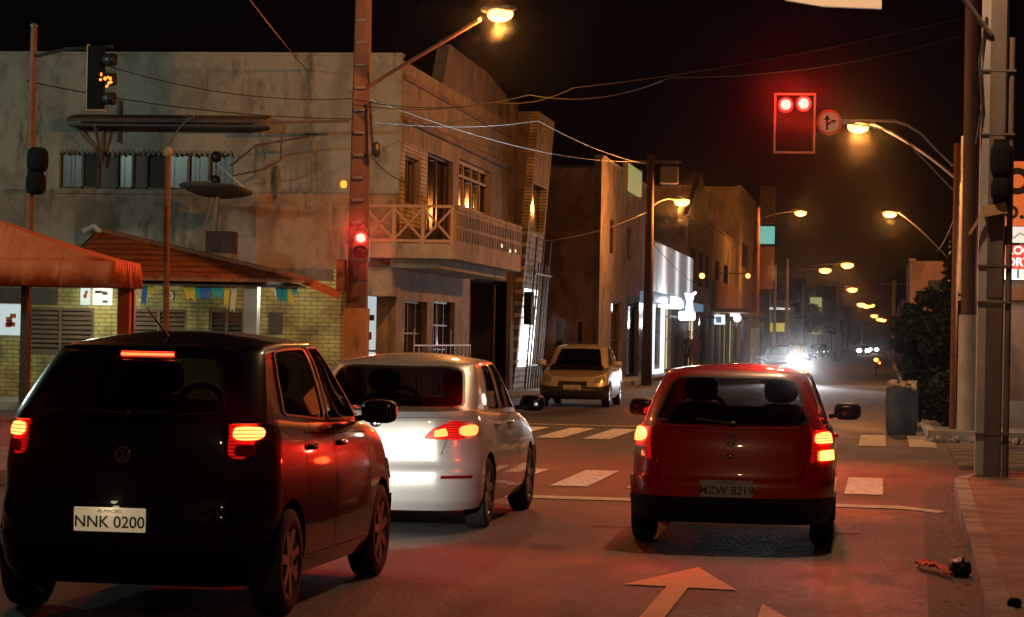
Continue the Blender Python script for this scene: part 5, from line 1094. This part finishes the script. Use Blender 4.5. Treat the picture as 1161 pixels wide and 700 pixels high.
    for nm, pts, off, mt_, sides, rr_, sub in sp['lamps']:
        for sgn in sides:
            par = root; poly = rnd_poly(pl(pts, sgn), rr_); o = patch(tub, poly, off=off, name=nm, mat=mt_, parent=root, thick=.012)
            for sn, spts, soff, smat, srr, ss in sub:
                if sgn in ss: patch(tub, rnd_poly(pl(spts, sgn), srr), off=soff, name=sn, mat=smat, parent=o, thick=.006)
    # ---- wheels, wells, floor
    for y in (rw, fw):
        for s in (-1, 1): wheel(root, s*(W-.105), y, wr, .175, s, sp.get('rim', 'steel'), sp.get('spokes', 5))
    for y in (rw, fw):
        for s in (-1, 1):
            n_ = 14; k_ = MB(); r = wr+.05
            for i in range(n_):
                a0, a1 = math.pi*i/n_, math.pi*(i+1)/n_
                k_.q((s*(W-.03), y+r*math.cos(a0), wr+r*math.sin(a0)), (s*(W-.03), y+r*math.cos(a1), wr+r*math.sin(a1)), (s*(W-.32), y+r*math.cos(a1), wr+r*math.sin(a1)), (s*(W-.32), y+r*math.cos(a0), wr+r*math.sin(a0)))
            k_.prism([(y+r*math.cos(math.pi*i/n_), wr+r*math.sin(math.pi*i/n_)) for i in range(n_+1)], lambda a, c_, q: (q, a, c_), s*(W-.33), s*(W-.335)); k_.build('wheel_well', 'dark', root, world=False)
    MB().box(-W*.6, W*.6, .25, L-.3, zs-.02, zs+.06).box(-W*.5, W*.5, .12, .3, zs+.02, zs+.1).build('floor', 'dark', root, world=False)
    if sp.get('simple'): pass
    else:
        for x in (-.33, .33): seat(root, x, sp['seat'], belt-.52)
        MB().blob((0, sp['seat']-.85, belt-.15), (W*.72, .09, .28), .5, 18, 10).build('rear_seat', 'seat', root, world=False, smooth=True)
        MB().box(-W*.75, W*.75, sp['dash'], sp['dash']+.3, belt-.1, belt+.04).build('dashboard', 'dark', root, world=False, bevel=.03)
        MB().lathe([(.17, -.012), (.19, 0), (.17, .012), (.15, 0), (.17, -.012)], (0, 0, 0), 'y', 24).bar((-.16, 0, 0), (.16, 0, 0), .03).build('steering_wheel', 'dark', root, world=False, smooth=True).location = (-.33, sp['dash']-.1, belt+.0)
    # mirrors
    my, mz = sp['mirror']
    for s in (1, -1):
        vx = W*.93; m_ = MB().blob((s*(vx+.13), my, mz), (.115, .06, .075), .6, 16, 10).bar((s*(vx-.02), my+.03, mz-.05), (s*(vx+.08), my, mz-.03), .05, .035); mo = m_.build('wing_mirror', sp.get('mirror_mat', 'black_plastic'), root, world=False, smooth=True)
        MB().blob((s*(vx+.13), my-.052, mz), (.095, .012, .058), .6, 16, 10).build('mirror_glass', 'pane_dark', mo, world=False, smooth=True)
    # plates
    if sp.get('plate'):
        txt, px_, pz_, tilt, mt_ = sp['plate']; v = tub(*I('r', .05 if abs(px_) < .05 else px_, pz_)); y = v.y-sp.get('plate_off', .03)
        o = MB().box(-.2, .2, -.004, .004, -.065, .065).build('number_plate', mt_, root, world=False, bevel=.003); o.location = (px_, y, pz_); o.rotation_euler = (R(tilt), 0, 0)
        text(txt, .088, (0, -.0055, -.015), (R(90), 0, 0), 'plate_ink', o, name='plate_lettering', ext=.001, bold=.001); text('AL-MACEIO', .026, (0, -.0055, .046), (R(90), 0, 0), 'plate_ink', o, name='plate_lettering', ext=.001)
    if sp.get('fplate'):
        v = tub(*I('f', .05, sp['fplate'])); MB().box(-.2, .2, -.005, .012, -.065, .065).build('number_plate', 'plate', root, world=False, bevel=.003).location = (0, v.y+.02, sp['fplate'])
    if sp.get('emblem'): ez, er, tl = sp['emblem']; v = tub(*I('r', .01, ez)); emblem(root, (0, v.y-.012, ez), er, R(tl))
    if sp.get('exhaust'): MB().tube([(sp['exhaust'], .02, zs+.0), (sp['exhaust'], .35, zs+.0)], .018, 10).build('exhaust', 'grey_metal', root, world=False, smooth=True)
    wy = sp.get('wiper')
    if wy:
        a = gh(.02, wy[0]); c_ = gh(-.45, wy[0]+.08); MB().bar(a+Vector((0, -.025, 0)), c_+Vector((0, -.025, 0)), .015).blob(a+Vector((0, -.02, 0)), (.03, .03, .02)).build('wiper', 'black_plastic', root, world=False)
    return root, tub, gh
HF = dict(kind='hatch', tubF=None)
def hatch(**o):
    """small five or three door hatchback"""
    L, W, Hh, belt = o['L'], o['W'], o['H'], o['belt']
    sp = dict(kind='hatch', sill=.2, top=[(0, belt-.02), (.5, belt), (L*.45, belt-.02), (L*.68, belt-.04), (L*.72, belt-.05), (L*.86, belt-.13), (L, belt-.26)],
        tubR=[(0, .10), (.12, .04), (.3, 0), (.42, .005), (.5, .03), (.8, .05), (1, .09)], tubF=[(0, L-.12), (.2, L-.02), (.45, L), (.7, L-.06), (1, L-.18)],
        gR=[(0, .07), (.15, .10), (.85, .40), (1, .50)], gF=[(0, L*.80), (.5, L*.70), (.9, L*.60), (1, L*.57)], gW=[(0, W*.915), (.1, W*.90), (.5, W*.835), (.85, W*.76), (.94, W*.72), (1, W*.64)],
        gz0=[(0, belt-.03), (L, belt-.05)], roof=[(.3, Hh-.075), (.6, Hh-.045), (L*.35, Hh-.03), (L*.5, Hh-.03), (L*.62, Hh-.06)],
        rwf=(.93, .93), rwl=(.10, .86), handle_mat=o.get('paint'))
    sp.update(o); return car(sp)
# ---------------------------------------------------------------- black hatchback, near left
def r_(x, z): return ('r', x, z)
BW, BL = .82, 3.80
root, tub, gh = hatch(label='black hatchback with lit tail lamps, a red brake bar and a glowing number plate', x=-4.05, y=13.35, rz=-.6, L=BL, W=BW, H=1.56, belt=1.05, top=[(0, 1.11), (.5, 1.09), (BL*.45, 1.04), (BL*.68, 1.02), (BL*.72, 1.01), (BL*.86, .93), (BL, .80)],
    gz0=[(0, 1.08), (.6, 1.07), (1.7, 1.03), (BL, 1.0)], rw=.64, fw=3.10, wr=.30, paint='paint_black', glass='glass_dark',
    doors=[(.98, 1.68, True), (1.71, 2.68, False)], handles=[(1.12, .92), (1.86, .92)],
    sidewin=[('quarter', 's', [(.70, .10), (1.62, .06), (1.62, .86), (.92, .84)]), ('front', 's', [(1.72, .06), (2.62, .06), (2.28, .60), (2.0, .87), (1.72, .87)])],
    gW=[(0, BW*.915), (.1, BW*.90), (.5, BW*.82), (.85, BW*.735), (.94, BW*.68), (1, BW*.58)], grc=(.16, .17), gbow=.13, rc=(.25, .34), gR=[(0, .05), (.15, .10), (.85, .46), (1, .62)], roof=[(.3, 1.46), (.7, 1.50), (1.3, 1.53), (1.9, 1.53), (2.4, 1.48)],
    gate=(.50, .56, .50, 1.075), rwf=(.80, .74), rwl=(.12, .84),
    bumpers=[('rear_bumper', -1.5, 1.5, .205, .47, .018, 'paint_black'), ('front_bumper', 2.9, 4, .205, .48, .015, 'paint_black')],
    lamps=[('tail_lamp', [r_(.56, .90), r_(.545, 1.09), ('s', .20, 1.10), ('s', .30, 1.06), ('s', .16, .88)], .008, 'tail_lens', (1, -1), .6, [('bulb', [r_(.575, .985), r_(.575, 1.065), r_(.70, 1.05), r_(.70, .985)], .014, 'tail_core', .85, (1, -1)), ('reverse_lamp', [r_(.59, .90), r_(.59, .96), r_(.68, .96), r_(.68, .90)], .014, 'lens_red_off', .8, (1, -1))]),
           ('headlamp', [('f', .42, .60), ('f', .42, .74), ('s', BL-.45, .76), ('s', BL-.38, .62)], .01, 'lens_clear', (1, -1), .2, [])],
    seat=1.95, dash=2.85, mirror=(2.52, 1.09), plate=('NNK 0200', -.05, .55, 0, 'plate_lit'), plate_off=.012, emblem=(.90, .045, -6), wiper=(.1,), rim='steel', spokes=7)
v = gh(*gh.inv('r', .01, 1.445))
MB().bar((-.15, v.y-.02, 1.44), (.15, v.y-.02, 1.44), .02, .015).build('brake_lamp', 'brake_bar', root, world=False); MB().blob((0, .46, 1.475), (.5, .1, .022), .7, 20, 8).build('spoiler', 'paint_black', root, world=False, smooth=True)
MB().tube([(-.02, .95, 1.53), (-.09, .72, 1.70)], [.008, .004], 6).blob((-.02, .96, 1.53), (.025, .035, .02)).build('antenna', 'black_plastic', root, world=False)
MB().box(-.24, .24, .0, .035, .63, .65).build('plate_handle', 'paint_black', root, world=False, bevel=.004)
lamp('plate_light', root, (-.05, -.06, .65), .22, (1, .8, .5), size=.02)
for s in (-1, 1): lamp('headlamp_beam', root, (s*.55, BL+.12, .64), 240, (1, .95, .84), spot=46, size=.05, rot=(R(81), 0, R(9 if s > 0 else 1)), blend=1.0)
# ---------------------------------------------------------------- silver saloon ahead of it
SL, SW = 4.10, .81
def saloon(**o):
    L, W, Hh, belt = o['L'], o['W'], o['H'], o['belt']
    sp = dict(kind='saloon', sill=.19, top=[(0, belt+.0), (.12, belt+.035), (.6, belt+.05), (.9, belt+.02), (L*.45, belt-.01), (L*.68, belt-.03), (L*.74, belt-.06), (L*.88, belt-.15), (L, belt-.30)],
        tubR=[(0, .10), (.12, .03), (.3, 0), (.42, .0), (.52, .05), (.8, .06), (.93, .07), (1, .10)], tubF=[(0, L-.12), (.2, L-.02), (.45, L), (.7, L-.06), (1, L-.18)],
        gR=[(0, .50), (.15, .58), (.85, 1.02), (1, 1.14)], gF=[(0, L*.79), (.5, L*.705), (.9, L*.615), (1, L*.585)], gW=[(0, W*.905), (.1, W*.885), (.5, W*.82), (.85, W*.745), (.94, W*.70), (1, W*.62)],
        gz0=[(0, belt+.0), (.5, belt+.01), (L, belt-.05)], roof=[(.9, Hh-.085), (1.2, Hh-.05), (L*.45, Hh-.03), (L*.53, Hh-.03), (L*.63, Hh-.06)],
        rwf=(.95, .95), rwl=(.10, .88), handle_mat=o.get('paint'), grc=(.17, .22), doors=[(1.22, 1.88, True), (1.91, 2.80, False)], handles=[(1.36, .84), (2.04, .84)],
        sidewin=[('quarter', 's', [(1.30, .07), (1.83, .06), (1.83, .86), (1.55, .85)]), ('front', 's', [(1.92, .06), (2.78, .06), (2.46, .58), (2.18, .87), (1.92, .87)])])
    sp.update(o); return car(sp)
root, tub, gh = saloon(label='silver four door saloon with its rear bumper glaring white beside the black car', x=-3.98, y=19.95, rz=-.3, L=SL, W=SW, H=1.405, belt=.93, rw=.93, fw=3.30, wr=.29, paint='paint_silver', glass='glass_dark',
    gate=(.50, .60, .55, .93), bumpers=[('rear_bumper', -1.55, 1.55, .195, .62, .022, 'paint_silver'), ('front_bumper', 2.85, 4, .2, .5, .015, 'paint_silver')],
    lamps=[('tail_lamp', [r_(.385, .755), r_(.42, .80), r_(.60, .90), ('s', .30, .875), ('s', .34, .80), ('s', .22, .745)], .008, 'tail_lens_dim', (1, -1), .25, [('bulb', [r_(.47, .765), r_(.47, .82), r_(.55, .84), r_(.57, .775)], .014, 'tail_core_dim', .5, (1, -1)), ('bulb', [r_(.64, .775), r_(.64, .86), r_(.74, .86), r_(.74, .775)], .014, 'tail_core_dim', .9, (1, -1)), ('reverse_lamp', [r_(.43, .757), r_(.47, .757), r_(.60, .762), r_(.60, .758)], .013, 'lens_clear', .2, (1, -1))]),
           ('reflector', [r_(.53, .44), r_(.53, .465), r_(.72, .465), r_(.72, .44)], .03, 'lens_red_off', (1, -1), .2, []),
           ('headlamp', [('f', .42, .58), ('f', .42, .72), ('s', SL-.45, .74), ('s', SL-.38, .60)], .01, 'lens_clear', (1, -1), .2, [])],
    seat=2.15, dash=3.0, mirror=(2.72, .99), plate=('NMB 4127', -.05, .46, 0, 'plate'), plate_off=.03, rim='steel', spokes=6, wiper=None)
v = tub(*tub.inv('r', .01, .85)); MB().blob((0, v.y-.008, .87), (.045, .008, .035)).build('emblem', 'chrome', root, world=False, smooth=True)
MB().box(-.26, .26, .72, .76, .985, 1.06).build('shelf_strip', 'plate', root, world=False)  # pale strip just inside the rear window
# ---------------------------------------------------------------- red hatchback, right lane
RW, RL_ = .80, 3.82
root, tub, gh = hatch(label='red hatchback in the right lane with glowing tail lamps and a black lower bumper', x=-1.13, y=19.5, rz=.6, L=RL_, W=RW, H=1.385, belt=.935, rw=.72, fw=3.15, wr=.28, paint='paint_red', glass='glass_tint',
    doors=[(1.55, 2.62, False)], handles=[(1.70, .82)], sidewin=[('rear', 's', [(.85, .08), (1.50, .06), (1.50, .86), (1.12, .84)]), ('front', 's', [(1.60, .06), (2.58, .06), (2.26, .60), (1.98, .87), (1.60, .87)])],
    gR=[(0, .10), (.15, .15), (.85, .56), (1, .68)], gate=(.52, .585, .48, .915), rwf=(.95, .93), rwl=(.08, .86), rc=(.27, .36), rcrown=.04, gW=[(0, RW*.915), (.1, RW*.895), (.5, RW*.81), (.85, RW*.72), (.94, RW*.68), (1, RW*.60)],
    bumpers=[('rear_bumper', -1.5, 1.5, .205, .385, .034, 'black_plastic'), ('bumper_top', -1.45, 1.45, .39, .52, .022, 'paint_red'), ('front_bumper', 2.9, 4, .205, .48, .015, 'paint_red')],
    lamps=[('tail_lamp', [r_(.605, .66), r_(.605, .90), ('s', .22, .925), ('s', .27, .86), ('s', .16, .66)], .008, 'tail_lens', (1, -1), .3, [('bulb', [r_(.635, .79), r_(.635, .90), r_(.76, .90), r_(.76, .79)], .014, 'tail_core', .95, (-1,)), ('bulb', [r_(.625, .80), r_(.625, .885), r_(.775, .885), r_(.775, .80)], .014, 'tail_core', .7, (1,)), ('turn_signal', [r_(.665, .675), r_(.665, .75), r_(.76, .75), r_(.76, .675)], .014, 'blinker', .3, (1,)), ('turn_signal', [r_(.64, .675), r_(.64, .75), r_(.76, .75), r_(.76, .675)], .014, 'lens_clear', .3, (-1,))]),
           ('headlamp', [('f', .42, .58), ('f', .42, .72), ('s', RL_-.45, .74), ('s', RL_-.38, .60)], .01, 'lens_clear', (1, -1), .2, [])],
    seat=1.85, dash=2.78, mirror=(2.46, 1.0), plate=('MZW 8219', -.02, .455, 0, 'plate'), plate_off=.032, emblem=(.825, .05, -4), rim='black_plastic', wiper=(.09,))
v = tub(*tub.inv('r', .01, .72)); MB().blob((0, v.y-.006, .70), (.03, .012, .02)).build('lock', 'chrome', root, world=False, smooth=True)
# ---------------------------------------------------------------- parked beige saloon facing the camera
PL = 3.95
root, tub, gh = saloon(label='beige saloon parked at the left kerb facing the camera with its lamps off', x=-6.95, y=61.7, rz=180, L=PL, W=.81, H=1.42, belt=.92, rw=.85, fw=3.22, wr=.29, paint='paint_beige', glass='glass_tint', wglass='glass_dark', sidewin=[('quarter', 's', [(1.20, .07), (1.78, .06), (1.78, .86), (1.45, .85)]), ('front', 's', [(1.87, .06), (2.70, .06), (2.40, .58), (2.12, .87), (1.87, .87)])],
    doors=[(1.15, 1.82, True), (1.85, 2.72, False)], bumpers=[('rear_bumper', -1.5, 1.5, .195, .5, .02, 'paint_beige'), ('front_bumper', 2.85, 4, .195, .45, .022, 'paint_dark'), ('front_grille', 3.45, 4, .47, .58, .012, 'black_plastic')],
    lamps=[('headlamp', [('f', .50, .56), ('f', .48, .66), ('f', .62, .72), ('s', PL-.38, .74), ('s', PL-.32, .60)], .012, 'lens_clear', (1, -1), .3, []), ('tail_lamp', [r_(.50, .68), r_(.50, .86), ('s', .3, .86), ('s', .2, .68)], .008, 'lens_red_off', (1, -1), .2, [])],
    seat=2.1, dash=2.95, mirror=(2.66, .98), fplate=.44, mirror_mat='paint_beige')
# ---------------------------------------------------------------- oncoming dark car with headlights on
root, tub, gh = hatch(label='dark oncoming car with one blinding white headlamp behind the red hatchback', x=-3.72, y=100.2, rz=180, L=3.8, W=.82, H=1.45, belt=.95, rw=.68, fw=3.12, wr=.29, paint='paint_dark', glass='glass_tint', doors=[(1.5, 2.6, False)], handles=[(1.7, .84)],
    sidewin=[('front', 's', [(1.6, .06), (2.58, .06), (2.26, .6), (1.98, .87), (1.6, .87)])], bumpers=[('front_bumper', 2.85, 4, .2, .46, .02, 'paint_dark')], gate=None,
    lamps=[('headlamp', [('f', .46, .58), ('f', .46, .72), ('s', 3.36, .74), ('s', 3.42, .6)], .012, 'lens_clear', (1, -1), .3, [('bulb', [('f', .46, .57), ('f', .46, .73), ('f', .70, .73), ('f', .70, .57)], .02, 'headlight', .8, (-1,)), ('bulb', [('f', .53, .62), ('f', .53, .67), ('f', .62, .67), ('f', .62, .62)], .02, 'headlight_far', .8, (1,))])],
    seat=1.9, dash=2.8, mirror=(2.5, 1.0), fplate=.4)
for s in (-1, 1): lamp('headlamp_beam', root, (s*.58, 3.95, .66), 700 if s > 0 else 6500, (.95, .97, 1), spot=40, size=.08, rot=(R(88.2), 0, 0), blend=.9)
# far pair of headlights, and parked cars far down the street (share one dark model)
def tree_copy(o, par=None):
    c_ = o.copy(); C.objects.link(c_)
    if par: c_.parent = par
    for ch in list(o.children): tree_copy(ch, c_)
    return c_
src, tub, gh = hatch(label='nearest of the dark cars parked far down the left kerb', group='dark cars parked far down the left kerb', name='parked_car', x=-6.9, y=205, rz=180, L=3.8, W=.82, H=1.45, belt=.95, rw=.68, fw=3.12, wr=.29, paint='paint_dark', glass='glass_dark', doors=[], handles=[], simple=True,
    sidewin=[('front', 's', [(1.6, .06), (2.58, .06), (2.26, .6), (1.98, .87), (1.6, .87)])], bumpers=[], gate=None, lamps=[('headlamp', [('f', .46, .58), ('f', .46, .72), ('s', 3.36, .74), ('s', 3.42, .6)], .012, 'lens_clear', (1, -1), .3, []), ('tail_lamp', [r_(.55, .68), r_(.55, .86), ('s', .3, .86), ('s', .2, .68)], .008, 'lens_red_off', (1, -1), .2, [])], seat=1.9, dash=2.8, mirror=(2.5, 1.0))
for i, y in enumerate((225, 248, 276, 300)):
    c_ = tree_copy(src); c_.location = (-6.9, y, 0); c_['label'] = ['second dark car parked far down the left kerb', 'third dark car parked far down the left kerb', 'fourth dark car parked far down the left kerb', 'farthest dark car parked down the left kerb'][i]
for i, (u, v, Y, lb) in enumerate(((979, 393.5, 330, 'left far approaching car with white headlamps'), (990, 391, 400, 'right far approaching car with white headlamps'))):
    p = atY(u, v, Y); c_ = tree_copy(src); c_.name = 'approaching_car'; c_.location = (p.x, Y+3.8, 0); c_['label'] = lb; c_['group'] = 'far approaching cars'
    MB().blob((-.55, 3.75, .66), (.3, .15, .2)).build('headlamp_lit', 'headlight_far', c_, world=False); MB().blob((.55, 3.75, .66), (.3, .15, .2)).build('headlamp_lit', 'headlight_far', c_, world=False)
# motorcycle far ahead with its tail lamp on
p = atZ(993, 427); t = thing('motorcycle', 'dark motorcycle far ahead with a glowing orange tail lamp', 'motorcycle', (p.x, p.y, 0))
for y in (0, 1.25): MB().lathe([(.24, -.05), (.3, -.05), (.31, 0), (.3, .05), (.24, .05)], (0, y, .31), 'x', 20).build('wheel', 'rubber', t, world=False, smooth=True)
MB().tube([(0, 0, .31), (0, .25, .75), (0, .8, .8), (0, 1.05, .75), (0, 1.25, .31)], .05, 8).blob((0, .55, .5), (.14, .25, .2)).blob((0, .75, .88), (.13, .25, .12)).build('frame', 'paint_dark', t, world=False, smooth=True)
MB().blob((0, .2, .85), (.13, .38, .06), .7).build('seat', 'seat', t, world=False, smooth=True); MB().bar((-.32, .98, 1.02), (.32, .98, 1.02), .03).build('handlebar', 'steel', t, world=False)
MB().blob((0, -.22, .80), (.11, .04, .09)).build('tail_lamp', 'blinker', t, world=False); MB().blob((.16, -.2, .66), (.06, .03, .05)).build('tail_lamp', 'tail_core', t, world=False)
# ================================================================== PEOPLE (each one continuous skinned body)
def person(label, loc, rz, J, Ed, cloth, headc, group=None):
    t = thing('person', label, 'person', loc, rz, group)
    me = bpy.data.meshes.new('body'); me.from_pydata([Vector(j[0]) for j in J], Ed, []); o = bpy.data.objects.new('body', me); C.objects.link(o); o.parent = t
    me.skin_vertices or bpy.context  # skin layer is added by the modifier below
    bm = bmesh.new(); bm.from_mesh(me); ly = bm.verts.layers.skin.verify(); bm.verts.ensure_lookup_table()
    for i, j in enumerate(J): bm.verts[i][ly].radius = (j[1], j[1] if len(j) < 3 else j[2]); bm.verts[i][ly].use_root = (i == 0)
    bm.to_mesh(me); bm.free(); me.materials.append(M[cloth]); o.modifiers.new('skin', 'SKIN').use_smooth_shade = True; s = o.modifiers.new('sub', 'SUBSURF'); s.levels = s.render_levels = 2
    h_ = Vector(headc)
    MB().blob(h_, (.078, .095, .115), 1, 16, 12).blob(h_+Vector((0, .095, -.01)), (.013, .02, .02)).blob(h_+Vector((.08, 0, -.01)), (.012, .02, .03)).blob(h_+Vector((-.08, 0, -.01)), (.012, .02, .03)).blob(h_+Vector((0, .085, -.055)), (.028, .012, .008)).build('head', 'skin', t, world=False, smooth=True)
    MB().blob(h_+Vector((.03, .088, .015)), (.014, .01, .008)).blob(h_+Vector((-.03, .088, .015)), (.014, .01, .008)).build('eyes', 'hair', t, world=False)
    MB().blob(h_+Vector((0, -.022, .035)), (.087, .095, .1), 1, 16, 12).build('hair', 'hair', t, world=False, smooth=True)
    return t
J = [((0, 0, .95), .14, .10), ((0, 0, 1.2), .13, .09), ((0, 0, 1.40), .15, .09), ((0, 0, 1.52), .05), ((0, .01, 1.58), .05), ((.2, 0, 1.40), .06), ((.26, .05, 1.12), .045), ((.22, .22, .95), .03), ((.21, .28, .92), .035), ((-.2, 0, 1.40), .06), ((-.27, -.05, 1.12), .045), ((-.26, .1, .92), .03), ((-.26, .16, .88), .035),
     ((.1, 0, .88), .09), ((.12, .12, .50), .06), ((.12, .02, .10), .04), ((.12, .16, .04), .04), ((-.1, 0, .88), .09), ((-.12, -.02, .50), .06), ((-.12, -.25, .12), .04), ((-.12, -.12, .04), .04)]
Ed = [(0, 1), (1, 2), (2, 3), (3, 4), (2, 5), (5, 6), (6, 7), (7, 8), (2, 9), (9, 10), (10, 11), (11, 12), (0, 13), (13, 14), (14, 15), (15, 16), (0, 17), (17, 18), (18, 19), (19, 20)]
p = atY(787, 402, 99)
person('person in a dark top walking on the left pavement past the pale lit door', (p.x, 99, .14), R(160), J, Ed, 'cloth_mid', (0, .02, 1.68), None)
p = atY(780, 402, 101)
person('second person half hidden behind the first by the pale lit door', (p.x, 101, .14), R(200), J, Ed, 'cloth_dark', (0, .02, 1.68), None)

# brake lamps shine backwards
for o in [o for o in C.objects if o.get('category') == 'car']:
    if 'tail lamps' in o['label'] or 'bumper glaring' in o['label']:
        k = 45 if 'red hatch' in o['label'] else (50 if 'black' in o['label'] else 5)
        for s_ in (-1, 1): lamp('brake_beam', o, (s_*.68, .0, 1.03 if 'black' in o['label'] else .85), k, (1, .02, .01), spot=120, size=.05, rot=(R(88), 0, R(180)), blend=.8)
# ================================================================== HAZE ADDED TO IMITATE LENS BLOOM ROUND THE LAMPS
mh = bpy.data.materials.new('haze'); mh.use_nodes = True; mh.node_tree.nodes.clear(); o_ = mh.node_tree.nodes.new('ShaderNodeOutputMaterial'); v_ = mh.node_tree.nodes.new('ShaderNodeVolumePrincipled')
v_.inputs['Density'].default_value = .00011; v_.inputs['Anisotropy'].default_value = .994; v_.inputs['Color'].default_value = (.9, .9, .9, 1); mh.node_tree.links.new(v_.outputs[0], o_.inputs['Volume']); M['haze'] = mh
tag(MB().box(-60, 60, -20, 760, -1.02, 16).build('haze', 'haze'), kind='stuff')
